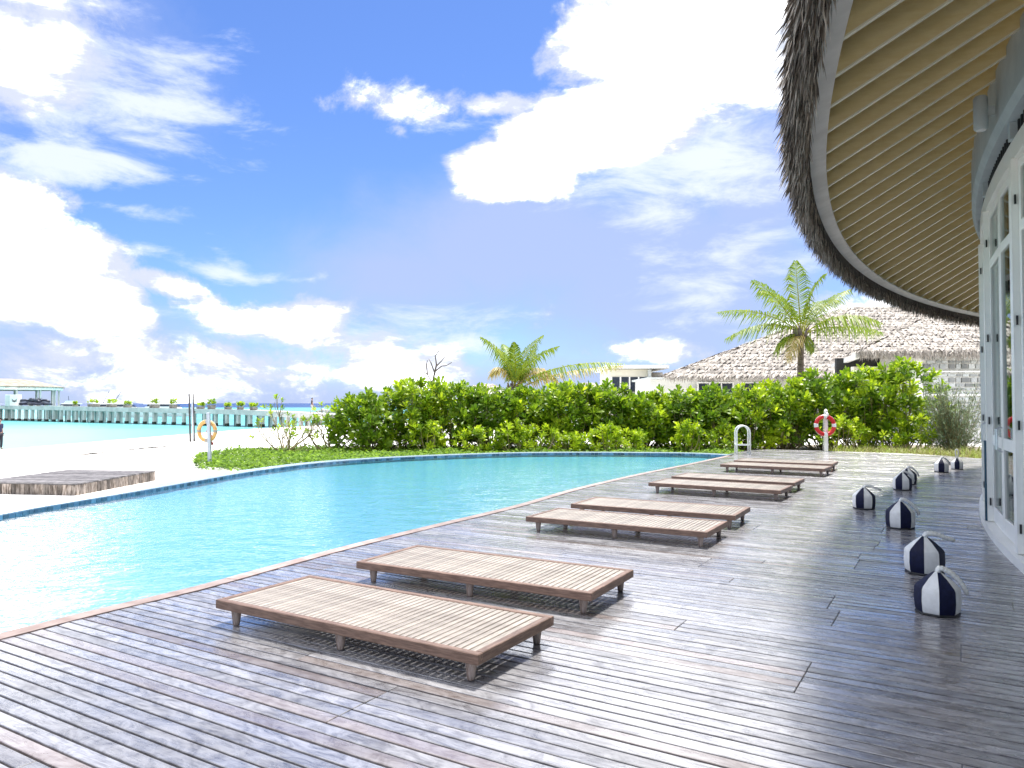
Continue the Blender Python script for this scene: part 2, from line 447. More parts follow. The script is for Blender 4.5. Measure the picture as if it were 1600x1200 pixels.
M_fascia = pmat('fascia_board', (0.64, 0.64, 0.60), (0.76, 0.76, 0.72), scale=2.5, rough=0.6, bump=0.1)
M_thatch = pmat('palm_thatch', (0.15, 0.12, 0.095), (0.32, 0.27, 0.225), scale=9, rough=0.9, tintk=0.75, bump=0.4, bscale=30)
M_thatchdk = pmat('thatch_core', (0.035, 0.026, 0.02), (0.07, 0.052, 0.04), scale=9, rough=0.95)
M_thatchlt = pmat('sunbleached_thatch', (0.29, 0.255, 0.215), (0.46, 0.42, 0.375), scale=5, rough=0.9, tintk=0.42)
M_wall = pmat('white_render', (0.70, 0.69, 0.64), (0.77, 0.76, 0.72), scale=1.2, rough=0.8)
M_wallcr = pmat('cream_render', (0.66, 0.62, 0.50), (0.72, 0.68, 0.57), scale=1.2, rough=0.8)
M_conc = pmat('pale_concrete', (0.52, 0.55, 0.53), (0.62, 0.64, 0.61), scale=1.0, rough=0.8)
M_pile = pmat('jetty_pile', (0.46, 0.45, 0.42), (0.58, 0.57, 0.53), scale=1.0, rough=0.8)
M_piledk = pmat('pile_weed', (0.03, 0.04, 0.03), rough=0.9)
M_screen = pmat('screen_block', (0.34, 0.37, 0.37), (0.44, 0.46, 0.46), scale=2, rough=0.8, tintk=0.5)
M_dark = pmat('dark_interior', (0.03, 0.03, 0.028), rough=0.8)
M_floor = pmat('interior_floor', (0.22, 0.20, 0.17), (0.27, 0.25, 0.21), scale=1, rough=0.35)
M_steel = pmat('brushed_steel', (0.62, 0.64, 0.66), rough=0.3, metal=0.85)
M_post = pmat('galvanised_post', (0.42, 0.47, 0.52), (0.50, 0.55, 0.60), scale=5, rough=0.45, metal=0.35)
M_dkpole = pmat('dark_pole', (0.035, 0.032, 0.03), rough=0.5)
M_red = pmat('red_buoy', (0.52, 0.012, 0.014), (0.58, 0.02, 0.02), scale=6, rough=0.35, obj=True)
M_orange = pmat('faded_orange_buoy', (0.66, 0.33, 0.09), (0.74, 0.45, 0.16), scale=4, rough=0.5, obj=True)
M_band = pmat('reflective_band', (0.78, 0.78, 0.76), rough=0.4)
M_bandg = pmat('grey_band', (0.35, 0.33, 0.30), rough=0.5)
M_redcloth = pmat('red_pouch', (0.38, 0.04, 0.03), rough=0.7)
M_drywood = pmat('weathered_board', (0.09, 0.08, 0.078), (0.20, 0.185, 0.18), scale=3, rough=0.6, stretch=(3, 3, 3), tintk=0.5, bump=0.2)
M_stave = pmat('weathered_stave', (0.10, 0.075, 0.055), (0.32, 0.27, 0.23), scale=4, rough=0.7, stretch=(9, 9, 2), rnd=0.7, bump=0.2)
M_leaf = pmat('shrub_leaf', (0.13, 0.29, 0.012), (0.24, 0.42, 0.018), scale=1.2, rough=0.38, tintk=0.4, transl=0.55, spec=0.45, tc=(0.44, 0.54, 0.02))
M_leafs = pmat('silver_leaf', (0.16, 0.22, 0.11), (0.28, 0.34, 0.20), scale=1.5, rough=0.55, tintk=0.4, transl=0.25)
M_cover = pmat('ground_cover_leaf', (0.085, 0.20, 0.015), (0.16, 0.29, 0.03), scale=1.6, rough=0.6, spec=0.2, tintk=0.4, transl=0.4, tc=(0.24, 0.38, 0.02))
M_grass = pmat('dry_grass', (0.40, 0.34, 0.13), (0.52, 0.46, 0.22), scale=2, rough=0.6, tintk=0.5, transl=0.3, tc=(0.22, 0.30, 0.04))
M_stem = pmat('shrub_stem', (0.20, 0.16, 0.07), (0.36, 0.31, 0.15), scale=6, rough=0.8)
M_twig = pmat('bare_twig', (0.09, 0.07, 0.055), (0.16, 0.12, 0.10), scale=6, rough=0.8)
M_trunk = pmat('palm_trunk', (0.10, 0.075, 0.055), (0.20, 0.16, 0.125), scale=5, rough=0.85, stretch=(1, 1, 6), bump=0.6, bscale=8, bdist=0.03)
M_frond = pmat('palm_frond', (0.15, 0.27, 0.02), (0.26, 0.38, 0.03), scale=1.5, rough=0.45, tintk=0.3, transl=0.45, spec=0.3, tc=(0.40, 0.40, 0.04))
M_frondy = pmat('yellow_frond', (0.34, 0.33, 0.05), (0.44, 0.38, 0.08), scale=1.5, rough=0.5, tintk=0.3, transl=0.3, tc=(0.42, 0.28, 0.11))
M_boat = pmat('white_gelcoat', (0.74, 0.75, 0.75), rough=0.25)
M_boatdk = pmat('tinted_glazing', (0.03, 0.04, 0.06), rough=0.15)
M_jet = pmat('dark_blue_hull', (0.012, 0.016, 0.03), (0.03, 0.035, 0.06), scale=3, rough=0.3, obj=True)
M_pot = pmat('dark_planter', (0.13, 0.12, 0.10), (0.24, 0.23, 0.20), scale=3, rough=0.8, obj=True)
M_skin = pmat('skin', (0.34, 0.19, 0.13), rough=0.5)
M_shirt = pmat('navy_cloth', (0.012, 0.014, 0.05), (0.02, 0.022, 0.07), scale=20, rough=0.8, obj=True)
M_trous = pmat('dark_cloth', (0.02, 0.02, 0.03), rough=0.8)
M_light = pmat('pale_cloth', (0.48, 0.46, 0.44), rough=0.8)
M_brown = pmat('brown_cloth', (0.10, 0.07, 0.06), rough=0.8)
M_hair = pmat('dark_hair', (0.012, 0.010, 0.009), rough=0.6)
M_drift = pmat('driftwood', (0.05, 0.042, 0.038), (0.34, 0.30, 0.27), scale=3.5, rough=0.8, lo=0.42, hi=0.6)
M_rock = pmat('breakwater_rock', (0.34, 0.32, 0.29), (0.48, 0.46, 0.42), scale=0.8, rough=0.9)

# ================================================================== SETTING
def catmull(pts, step=0.35):
    pts = [Vector((p[0], p[1], 0)) for p in pts]
    out = []
    for i in range(len(pts) - 1):
        p0, p1, p2, p3 = pts[max(i - 1, 0)], pts[i], pts[i + 1], pts[min(i + 2, len(pts) - 1)]
        n = max(2, int((p2 - p1).length / step))
        for k in range(n):
            t = k / n
            out.append(0.5 * ((2 * p1) + (p2 - p0) * t + (2 * p0 - 5 * p1 + 4 * p2 - p3) * t * t + (3 * p1 - p0 - 3 * p2 + p3) * t ** 3))
    out.append(pts[-1])
    return out
WZ = -0.03                                    # water level
near_px = [(1136, 712), (1075, 725), (1000, 740), (900, 763), (800, 791), (680, 819.5), (550, 851), (450, 877.5), (300, 918), (162, 950), (0, 990.5)]
near_pts = [G(x, y) for x, y in near_px] + [Vector(p) for p in ((-3.95, 3.3, 0), (-4.55, 1.6, 0), (-5.0, -0.4, 0), (-5.3, -2.6, 0))]
far_px = [(0, 810), (100, 791.5), (200, 774.5), (300, 756.5), (400, 739), (500, 726), (600, 718.5), (700, 713.8), (800, 710.6), (900, 709.6), (1000, 710), (1080, 711)]
far_pts = [Vector(p) for p in ((-7.5, -2.6, 0), (-7.3, 1.5, 0), (-7.0, 5.0, 0))] + [G(x, y, WZ) for x, y in far_px] + [near_pts[0].copy()]
near_c = catmull(near_pts)          # pool tip -> near left
far_c = catmull(far_pts)            # near left -> pool tip
def offset(curve, d):
    out = []
    for i, p in enumerate(curve):
        a, b = curve[max(i - 1, 0)], curve[min(i + 1, len(curve) - 1)]
        t = (b - a).normalized()
        out.append(p + Vector((t.y, -t.x, 0)) * d)     # right-hand side for d > 0
    return out
COPE = 0.13
near_o = offset(near_c, -COPE)
if (near_o[10] - far_c[len(far_c) // 2]).length < (near_c[10] - far_c[len(far_c) // 2]).length: near_o = offset(near_c, COPE)
FARW = 0.36
far_o = offset(far_c, -FARW)
if (far_o[30] - near_c[20]).length < (far_c[30] - near_c[20]).length: far_o = offset(far_c, FARW)
def np2(c): return np.array([(p.x, p.y) for p in c])
def inside(poly, pts):
    pts = np.atleast_2d(pts); x, y = pts[:, 0], pts[:, 1]
    r = np.zeros(len(pts), bool); a = poly; b = np.roll(poly, -1, axis=0)
    for (x1, y1), (x2, y2) in zip(a, b):
        if y1 == y2: continue
        c = ((y1 > y) != (y2 > y)) & (x < (x2 - x1) * (y - y1) / (y2 - y1) + x1)
        r ^= c
    return r
pool_in = np.vstack([np2(near_c), np2(far_c)[1:-1]])
pool_deckside = np.vstack([np2(near_o), np2(far_o)[:]])          # coping included, both sides
# ---- pool basin
def strip(curve_a, za, curve_b, zb, mb=None, t=None):
    mb = mb or MB(); n = len(curve_a)
    vs = [(p.x, p.y, za) for p in curve_a] + [(p.x, p.y, zb) for p in curve_b]
    return mb.add(vs, [(i, i + 1, n + i + 1, n + i) for i in range(n - 1)], t)
POOL_D = -1.15
loop = [Vector((p[0], p[1], 0)) for p in pool_in]
mb = MB()
lc = loop + [loop[0]]
strip(lc, -0.10, lc, 0.0 - 0.012, mb)
tri = mgeo.tessellate_polygon([[Vector((p.x, p.y, 0)) for p in loop]])
gpts = np.array([(a_ + random.uniform(-.1, .1), b_ + random.uniform(-.1, .1)) for a_ in np.arange(-8, 8, .6) for b_ in np.arange(-4, 23, .6)])
def edge_dist(q_):
    A_ = pool_in; B_e = np.roll(pool_in, -1, axis=0); ab = B_e - A_
    t_ = np.clip((((q_[:, None] - A_) * ab).sum(-1)) / np.maximum((ab ** 2).sum(-1), 1e-9), 0, 1)
    return np.sqrt((((A_ + ab * t_[..., None]) - q_[:, None]) ** 2).sum(-1)).min(1)
gpts = gpts[inside(pool_in, gpts)]; gpts = gpts[edge_dist(gpts) > .15]
allp = [Vector((p.x, p.y)) for p in loop] + [Vector(p) for p in gpts]
vo_, _, fo2, *_r = mgeo.delaunay_2d_cdt(allp, [(i, (i + 1) % len(loop)) for i in range(len(loop))], [], 0, 1e-4)
vv = np.array([(v.x, v.y) for v in vo_]); ff = [f for f in fo2 if inside(pool_in, vv[list(f)].mean(axis=0))[0]]
zz_ = -0.10 - np.clip(edge_dist(vv) * .13, 0, .42)            # shelving floor
mb.add([(p[0], p[1], z_) for p, z_ in zip(vv, zz_)], [tuple(f) for f in ff])
basin = tag(mb.build('pool_basin', M_tile), kind='structure')
inner = [(p.x, p.y) for p in loop]
mw = MB().add([(p[0], p[1], WZ) for p in inner], [tuple(t) for t in tri])
tag(mw.build('pool_water', M_water), kind='structure')
for o in (basin,):
    pass
# far edge wall with tiled top and a row of dark waterline tiles
FT = 0.018
mb = MB()
strip(far_c, FT, far_o, FT, mb); strip(far_c, -0.4, far_c, FT, mb); strip(far_o, FT, far_o, -0.8, mb)
edge = mb.build('pool_edge_wall', M_edge, basin)
mt = MB()
acc = 0.0
dense = catmull([(p.x, p.y) for p in far_c], 0.05)
cen = Vector((0, 12, 0))
i = 0
while i < len(dense) - 2:
    a = dense[i]; j = i
    while j < len(dense) - 1 and (dense[j] - a).length < 0.095: j += 1
    b = dense[j]; d = (b - a); ln = d.length
    if ln < 0.02: break
    d.normalize(); nrm = Vector((d.y, -d.x, 0))
    if nrm.dot(cen - a) < 0: nrm = -nrm
    p, q = a + d * 0.006, b - d * 0.006
    z0, z1 = WZ - 0.02, FT - 0.014
    o = nrm * 0.008
    mt.hexa([(p.x, p.y, z0), (q.x, q.y, z0), (q.x + o.x, q.y + o.y, z0), (p.x + o.x, p.y + o.y, z0),
             (p.x, p.y, z1), (q.x, q.y, z1), (q.x + o.x, q.y + o.y, z1), (p.x + o.x, p.y + o.y, z1)], random.random())
    i = j
tag(mt.build('waterline_tiles', M_linetile, basin), kind='stuff')
# timber coping on the deck side, board by board
seg = []; run = 0; start = 0
for i in range(1, len(near_c)):
    run += (near_c[i] - near_c[i - 1]).length
    if run > 1.9 or i == len(near_c) - 1:
        seg.append((start, i)); start = i; run = 0
for (a, b) in seg:
    ia, oa = near_c[a:b + 1], near_o[a:b + 1]
    ia = [ia[0].lerp(ia[1], 0.015)] + ia[1:]; oa = [oa[0].lerp(oa[1], 0.015)] + oa[1:]
    m = MB(); tt = random.random(); z1 = 0.006 + random.uniform(-.001, .001)
    strip(ia, z1, oa, z1, m, tt); strip(ia, -0.07, ia, z1, m, tt); strip(oa, z1, oa, -0.03, m, tt)
    n = len(ia) - 1
    for k in (0, n):
        m.add([(ia[k].x, ia[k].y, -.03), (oa[k].x, oa[k].y, -.03), (oa[k].x, oa[k].y, z1), (ia[k].x, ia[k].y, z1)], [(0, 1, 2, 3)], tt)
    m.build('coping_board', M_coping, basin)

# ---- ground: white sand sheet with a hole for the pool, dropping under the lagoon
SEA_Z = -1.2
shore_y = np.array([-400, 0, 43, 60, 79, 88, 100, 115, 135, 170, 300, 800])
shore_x = np.array([-60, -32, -29.0, -28.2, -26.6, -20.6, -8, 12, 60, 140, 400, 1500])
def ground_z(x, y):
    s = np.interp(y, shore_y, shore_x)
    z = -0.15 - 1.05 * np.clip((s + 20 - x) / 20, 0, 6)
    return np.maximum(z, -5.5)
pts2, edges2 = [], []
hole = [(p.x, p.y) for p in near_o] + [(p.x, p.y) for p in far_o]
hole = [h for k, h in enumerate(hole) if k == 0 or (Vector(h) - Vector(hole[k - 1])).length > 0.02]
nh = len(hole)
pts2 += [Vector(h) for h in hole]
edges2 += [(i, (i + 1) % nh) for i in range(nh)]
gx = np.concatenate([np.arange(-46, 30, 2.0), [35, 45, 60, 90, 150, 400, 1500], [-60, -80, -120]])
gy = np.concatenate([np.arange(-20, 130, 2.5), [-60, -150, -400, 140, 150, 165, 190, 230, 300, 500, 800]])
gp = np.array([(a + random.uniform(-.2, .2), b + random.uniform(-.2, .2)) for a in gx for b in gy])
keep = ~inside(np.array(hole), gp)
pts2 += [Vector(p) for p in gp[keep]]
vo, eo, fo, *_ = mgeo.delaunay_2d_cdt(pts2, edges2, [], 0, 1e-4)
V2 = np.array([(v.x, v.y) for v in vo])
F2 = np.array([f for f in fo if len(f) == 3])
cent = V2[F2].mean(axis=1)
F2 = F2[~inside(np.array(hole), cent)]
Z2 = ground_z(V2[:, 0], V2[:, 1])
me = arrays_mesh('sand_ground', np.column_stack([V2, Z2]), [F2])
me.polygons.foreach_set('use_smooth', [True] * len(me.polygons))
tag(link('sand_ground', me, M_sand), kind='structure')
# ---- sea
mb = MB()
rs = [5, 60, 150, 400, 1000, 4000, 30000]
n = 48
vs = [(0, 100, SEA_Z)]
for r in rs:
    vs += [(r * math.cos(2 * math.pi * k / n), 100 + r * math.sin(2 * math.pi * k / n), SEA_Z) for k in range(n)]
fs = [(0, 1 + k, 1 + (k + 1) % n) for k in range(n)]
for i in range(len(rs) - 1):
    b0, b1 = 1 + i * n, 1 + (i + 1) * n
    fs += [(b0 + k, b1 + k, b1 + (k + 1) % n, b0 + (k + 1) % n) for k in range(n)]
mb.add(vs, fs)
tag(mb.build('sea', M_sea), kind='structure')

# ---- deck of planks
BC = Vector((30.4, -4.95, 0)); R_WALL, R_EAVE = 28.30, 30.0
def polar(phi_deg, r, z=0.0):
    a = R(phi_deg)
    return Vector((BC.x + r * math.cos(a), BC.y + r * math.sin(a), z))
deck_top = [near_o[0], G(1140, 708), G(1172, 703.5), G(1200, 702), G(1290, 704.5), G(1420, 708.5), G(1490, 713), G(1527, 716)]
deck_poly = np.array([(p.x, p.y) for p in deck_top] + [(15.5, 15.5), (15.5, 2), (9, -5), (-7, -5)] + [(p.x, p.y) for p in near_o[::-1][:-1]])
def in_deck(pts):
    d = np.hypot(pts[:, 0] - BC.x, pts[:, 1] - BC.y)
    return inside(deck_poly, pts) & (d > R_WALL - 0.02)
PITCHW, GAP = 0.0862, 0.0118
dn = np.array([DECK_N.x, DECK_N.y]); dd = np.array([DECK_D.x, DECK_D.y])
ss = np.arange(-16, 26, 0.02)
planks = []
def row_span(nv):
    p = ss[:, None] * dd + nv * dn
    m = in_deck(p)
    runs = []; i = 0
    idx = np.flatnonzero(np.diff(np.concatenate([[0], m.astype(int), [0]])))
    return [(ss[a], ss[b - 1]) for a, b in zip(idx[::2], idx[1::2]) if ss[b - 1] - ss[a] > 0.12]
k0, k1 = int(0.2 / PITCHW), int(26.0 / PITCHW)
grp_left = 0
for k in range(k0, k1):
    if grp_left <= 0:
        grp_left = random.choice([3, 4, 5, 6, 2]); joff = random.choice([0.0, 0.8, 1.6, 2.4]) + random.uniform(-.1, .1)
        jlen = random.choice([3.2, 3.2, 3.6])
    grp_left -= 1
    n0 = k * PITCHW + GAP / 2; n1 = (k + 1) * PITCHW - GAP / 2
    A, B = row_span(n0), row_span(n1)
    if not A or not B: continue
    for (a0, a1) in A:
        m = [(b0, b1) for (b0, b1) in B if min(a1, b1) - max(a0, b0) > 0.05]
        if not m: continue
        b0, b1 = m[0]
        cuts = [c for c in np.arange(-20 + joff, 30, jlen) if max(a0, b0) + 0.25 < c < min(a1, b1) - 0.25]
        st = [(a0, b0)] + [(c, c) for c in cuts]; en = [(c - 0.004, c - 0.004) for c in cuts] + [(a1, b1)]
        for (s0a, s0b), (s1a, s1b) in zip(st, en):
            q = [s0a * dd + n0 * dn, s1a * dd + n0 * dn, s1b * dd + n1 * dn, s0b * dd + n1 * dn]
            planks.append(np.array(q))
def plank_geo(q, bev, dz, tilt):
    c = q.mean(axis=0)
    ins = []
    for p in q:
        ins.append(p)
    e_d = dd * bev; e_n = dn * bev
    top = [q[0] + e_d + e_n, q[1] - e_d + e_n, q[2] - e_d - e_n, q[3] + e_d - e_n]
    zt = [dz - tilt, dz - tilt, dz + tilt, dz + tilt]
    vs = [(p[0], p[1], -0.05) for p in q] + [(p[0], p[1], z - bev * 0.8) for p, z in zip(q, zt)] + [(p[0], p[1], z) for p, z in zip(top, zt)]
    fs = [(8, 9, 10, 11)]
    for r in (0, 4):
        for i in range(4):
            j = (i + 1) % 4
            fs.append((r + i, r + j, r + 4 + j, r + 4 + i))
    return vs, fs
def show(q):
    """apparent size in the picture"""
    tot = 0
    s = np.linspace(0, 1, 9)
    for t in s:
        p = (q[0] * (1 - t) + q[1] * t + q[3] * (1 - t) + q[2] * t) / 2
        if p[1] < 0.4: continue
        x = 800 + FPX * p[0] / p[1]; y = HOR + FPX * CAM_H / p[1]
        if 0 <= x <= 1600 and y <= 1200: tot += 1 / p[1] ** 3
    return tot * np.linalg.norm(q[1] - q[0])
order = sorted(range(len(planks)), key=lambda i: -show(planks[i]))
deck_sub = MB()
dl = [Vector((p[0], p[1], 0)) for p in deck_poly]
tri = mgeo.tessellate_polygon([dl])
deck_sub.add([(p.x, p.y, -0.07) for p in dl], [tuple(t) for t in tri])
deck = tag(deck_sub.build('deck', M_sub), kind='structure')
rest = MB()
for r_, i in enumerate(order):
    q = planks[i]
    vs, fs = plank_geo(q, 0.003 if r_ < 700 else 0.002, random.uniform(-.0012, .0012), random.uniform(-.0009, .0009))
    tn = random.random()
    if r_ < 300:
        c = q.mean(axis=0)
        m = MB().add([(v[0] - c[0], v[1] - c[1], v[2]) for v in vs], fs, tn)
        m.build('plank', M_deck, deck, loc=(c[0], c[1], 0))
    else:
        rest.add(vs, fs, tn)
tag(rest.build('far_planks', M_deck, deck), kind='stuff')

# ================================================================== PAVILION (right)
PV = thing('pavilion', 'round white pavilion with glazed doors and deep thatched eaves at the right', 'pavilion', polar(155, R_WALL))
pvo = PV.location.copy()
def L(v): return (v[0] - pvo.x, v[1] - pvo.y, v[2] - pvo.z)
EZ, SLOPE = 3.65, 0.57
PH0, PH1 = 112.0, 186.0
def zs(r): return EZ + (R_EAVE - r) * SLOPE
def ring(prof, a0, a1, step=0.5, closed=True, mb=None, t=None):
    """sweep a (radius, z) profile round the centre of the pavilion"""
    mb = mb or MB(); na = int((a1 - a0) / step) + 1; m = len(prof)
    vs = [L(polar(a0 + (a1 - a0) * i / (na - 1), r, z)) for i in range(na) for (r, z) in prof]
    fs = []
    for i in range(na - 1):
        for k in range(m if closed else m - 1):
            k2 = (k + 1) % m
            fs.append((i * m + k, i * m + k2, (i + 1) * m + k2, (i + 1) * m + k))
    if closed: fs += [tuple(range(m)), tuple((na - 1) * m + k for k in range(m - 1, -1, -1))]
    return mb.add(vs, fs, t)
# roof: ceiling boards, rafters, fascia, thatch
DEP = 0.27
roof = ring([(R_EAVE + 0.02, zs(R_EAVE) + DEP), (20, zs(20) + DEP), (20, zs(20) + DEP + .05), (R_EAVE + 0.02, zs(R_EAVE) + DEP + .05)], PH0, PH1).build('roof', M_ceil, PV)
step = 0.56 / R_EAVE * 180 / math.pi
a = PH0 + 0.3
proto = None
def rafter_mesh():
    # along +X from eave inwards, seen in the frame of the rafter
    r0, r1, w = 0.0, 4.2, 0.018
    vs = []
    for (x, zz) in ((r0, 0), (r1, 0), (r1, DEP - .002), (r0, DEP - .002)):
        for y in (-w, w): vs.append((x, y, x * SLOPE + zz))
    return MB().add(vs, [(0, 2, 3, 1), (4, 6, 7, 5), (0, 1, 7, 6), (2, 4, 5, 3), (0, 6, 4, 2), (1, 3, 5, 7)]).mesh('rafter')
rm = rafter_mesh()
lit_edge_me = MB().hexa([(x, y, x * SLOPE + z) for z in (-.014, -.001) for (x, y) in ((.0, -.021), (4.2, -.021), (4.2, .021), (.0, .021))]).mesh('lit_edge_strip')  # added cream strip: deck bounce light painted onto each rafter's bottom edge
while a < PH1:
    p = polar(a, R_EAVE - 0.0205, zs(R_EAVE - 0.0205))
    link('rafter', rm, M_rafter, roof, loc=L(p), rotz=R(a + 180))
    link('lit_edge_strip', lit_edge_me, M_cream, roof, loc=L(p), rotz=R(a + 180))
    a += step
fas = ring([(R_EAVE - 0.085, EZ - 0.012), (R_EAVE + 0.05, EZ - 0.05), (R_EAVE + 0.05, EZ - 0.02), (R_EAVE - 0.085, EZ + 0.005)], PH0, PH1, 0.4).build('fascia_board', M_fascia, roof)
smooth_by_angle(fas, 30)
ring([(R_EAVE - 0.02, EZ - 0.01), (R_EAVE + 0.02, EZ - 0.01), (R_EAVE + 0.02, EZ + DEP), (R_EAVE - 0.02, EZ + DEP)], PH0, PH1, 0.5).build('blocking_board', M_rafter, roof)
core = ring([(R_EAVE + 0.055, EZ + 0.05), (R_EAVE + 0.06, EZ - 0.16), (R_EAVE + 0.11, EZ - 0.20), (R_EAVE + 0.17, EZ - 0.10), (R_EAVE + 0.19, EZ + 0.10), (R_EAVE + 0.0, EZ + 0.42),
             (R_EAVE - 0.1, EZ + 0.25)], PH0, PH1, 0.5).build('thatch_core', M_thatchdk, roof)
ring([(R_EAVE + 0.19, EZ + 0.10), (R_EAVE + 0.05, EZ + 0.42), (18, zs(18) + 0.55), (18, zs(18) + 0.4), (R_EAVE + 0.03, EZ + 0.25)], PH0, PH1, 0.8).build('thatch_cover', M_thatch, roof)
def strands(n, a0, a1, rfun, seed):
    g = np.random.default_rng(seed)
    phi = np.radians(g.uniform(a0, a1, n)); rr, zz, out, ln, wd = rfun(g, n)
    er = np.stack([np.cos(phi), np.sin(phi), np.zeros(n)], 1); et = np.stack([-np.sin(phi), np.cos(phi), np.zeros(n)], 1)
    base = np.array([BC.x, BC.y, 0]) + er * rr[:, None]; base[:, 2] = zz
    d = er * out[:, None] + et * g.normal(0, 0.22, n)[:, None]; d[:, 2] = -1
    d /= np.linalg.norm(d, axis=1)[:, None]
    side = et * np.cos(g.uniform(-1, 1, n))[:, None] + er * np.sin(g.uniform(-1, 1, n))[:, None]
    side *= wd[:, None]
    mid = base + d * (ln * .6)[:, None]; tip = base + d * ln[:, None]; tip[:, 2] -= ln * .08
    V = np.stack([base - side, base + side, mid + side * .8, mid - side * .8, tip], 1)
    V -= np.array([pvo.x, pvo.y, pvo.z])
    i = np.arange(n)[:, None] * 5
    t = np.repeat(g.uniform(0, 1, n), 1)
    return V.reshape(-1, 3), i + np.array([[0, 1, 2, 3]]), i + np.array([[3, 2, 4]]), np.concatenate([t, t])
def under(g, n):   # inner fringe hanging below the eave
    return (R_EAVE + g.uniform(.055, .17, n), EZ + g.uniform(-.16, -.02, n), g.normal(.12, .16, n), g.uniform(.10, .22, n), g.uniform(.004, .010, n))
def outer(g, n):   # shaggy outer face
    u = g.uniform(0, 1, n)
    return (R_EAVE + .19 - .16 * u ** 2 + g.normal(0, .012, n), EZ - .12 + .52 * u, g.normal(.42, .22, n), g.uniform(.10, .22, n), g.uniform(.005, .012, n))
for nm, fun, n, sd in (('eave_fringe', under, 16000, 3), ('thatch_strands', outer, 26000, 4)):
    V, Q, T, t = strands(n, 120, 184, fun, sd)
    tag(link(nm, arrays_mesh(nm, V, [Q, T], t), M_thatch, roof), kind='stuff')
# walls
WT = 4.75
ring([(R_WALL + 0.10, 4.02), (R_WALL + 0.14, 4.10), (R_WALL + 0.14, WT - .14), (R_WALL - 0.12, WT), (R_WALL - 0.12, 4.02)], PH0, PH1, 0.6).build('frieze', M_frieze, PV)
ring([(R_WALL + 0.05, 3.68), (R_WALL + 0.05, 3.86), (R_WALL - 0.1, 3.86), (R_WALL - 0.1, 3.68)], PH0, PH1, 0.6).build('lintel', M_white, PV)
ring([(R_WALL - 0.03, 3.862), (R_WALL - 0.03, 4.018), (R_WALL - 0.06, 4.018), (R_WALL - 0.06, 3.862)], PH0, PH1, 0.6).build('louvre_backing', M_louvre, PV)
ring([(R_WALL + 0.11, 0.0), (R_WALL + 0.11, 0.085), (R_WALL - 0.14, 0.085), (R_WALL - 0.14, 0.0)], PH0, PH1, 0.6).build('plinth', M_white, PV)
BAY = 4.24; bays = [151.3 + BAY * k for k in range(-6, 8)]
def radial_M(phi):
    """local frame: x outward from the wall, y along the wall (increasing phi), z up, origin on the wall at phi"""
    a_ = R(phi); p = L(polar(phi, R_WALL))
    return Matrix.Translation(Vector(p)) @ Matrix.Rotation(a_, 4, 'Z')
post_me = MB().bbox((0, 0, 1.885), (0.15, 0.13, 3.59), 0.008).mesh('post')
bracket_me = MB().box((0.03, 0, 3.94), (0.09, 0.10, 0.155)).mesh('bracket')
kick_me = MB().bbox((0.085, -0.055, 0.55), (0.02, 0.09, 0.93), 0.003).mesh('kick_panel')
lw = R_WALL * R(BAY) / 2 - 0.075           # leaf width
def leaf_frame(s, w):
    m = MB(); z0, z1 = 0.10, 3.66; st = 0.085; th = 0.045
    y0, y1 = (0.07, 0.07 + w) if s > 0 else (-0.07 - w, -0.07)
    for y in (y0 + st / 2, y1 - st / 2): m.bbox((0, y, (z0 + z1) / 2), (th, st, z1 - z0), 0.005)
    for (za, zb) in ((z0, z0 + .17), (0.97, 1.09), (3.0, 3.10), (z1 - .09, z1)):
        m.bbox((0.001, (y0 + y1) / 2, (za + zb) / 2), (th - .004, w - 2 * st + .006, zb - za), 0.005)
    return m, y0, y1, st
def pane_mesh(y0, y1, z0, z1):
    return MB().box((0, (y0 + y1) / 2, (z0 + z1) / 2), (0.008, y1 - y0, z1 - z0)).mesh('pane')
leaf_cache = {}
for s in (1, -1):
    m, y0, y1, st = leaf_frame(s, lw)
    panes = [pane_mesh(y0 + st - .005, y1 - st + .005, za, zb) for (za, zb) in ((.27, .97), (1.09, 3.0), (3.10, 3.57))]
    hm = MB()
    hx = [MB().box((0.05, s * 0.073, z), (0.016, 0.016, 0.085)).mesh('hinge') for z in (0.32, 1.25, 2.2, 3.3)]
    hd = MB().tube([(0.03, (y1 if s > 0 else y0) - s * .05, .95), (0.075, (y1 if s > 0 else y0) - s * .05, .97), (0.075, (y1 if s > 0 else y0) - s * .05, 1.18), (0.03, (y1 if s > 0 else y0) - s * .05, 1.2)], .009, 6).mesh('handle')
    leaf_cache[s] = (m.mesh('door_leaf'), panes, hx, hd)
slat_me = MB().box((0, 0, 3.94), (0.05, 0.03, 0.15)).mesh('louvre_slat')
for bi, phi in enumerate(bays):
    M0 = radial_M(phi)
    o = link('post', post_me, M_white, PV); o.matrix_local = M0
    b = link('bracket', bracket_me, M_frieze, PV); b.matrix_local = M0
    near = 140 < phi < 165
    if abs(phi - 151.3) < 0.1:
        kp = link('kick_panel', kick_me, M_kick, PV); kp.matrix_local = M0
    for s in (1, -1):
        me_, panes, hx, hd = leaf_cache[s]
        # each leaf turns with the wall: rotate about its post by a quarter of the bay
        Ml = M0 @ Matrix.Rotation(R(s * BAY / 4), 4, 'Z')
        d = link('door', me_, M_white, PV); d.matrix_local = Ml
        for pm in panes: link('pane', pm, M_glass, d)
        if near:
            for h in hx: link('hinge', h, M_hinge, d)
            link('handle', hd, M_steel, d)
    if near:
        for k in range(1, 18):
            sl_ = link('louvre_slat', slat_me, M_louvre, PV); sl_.matrix_local = radial_M(phi + BAY * k / 18)
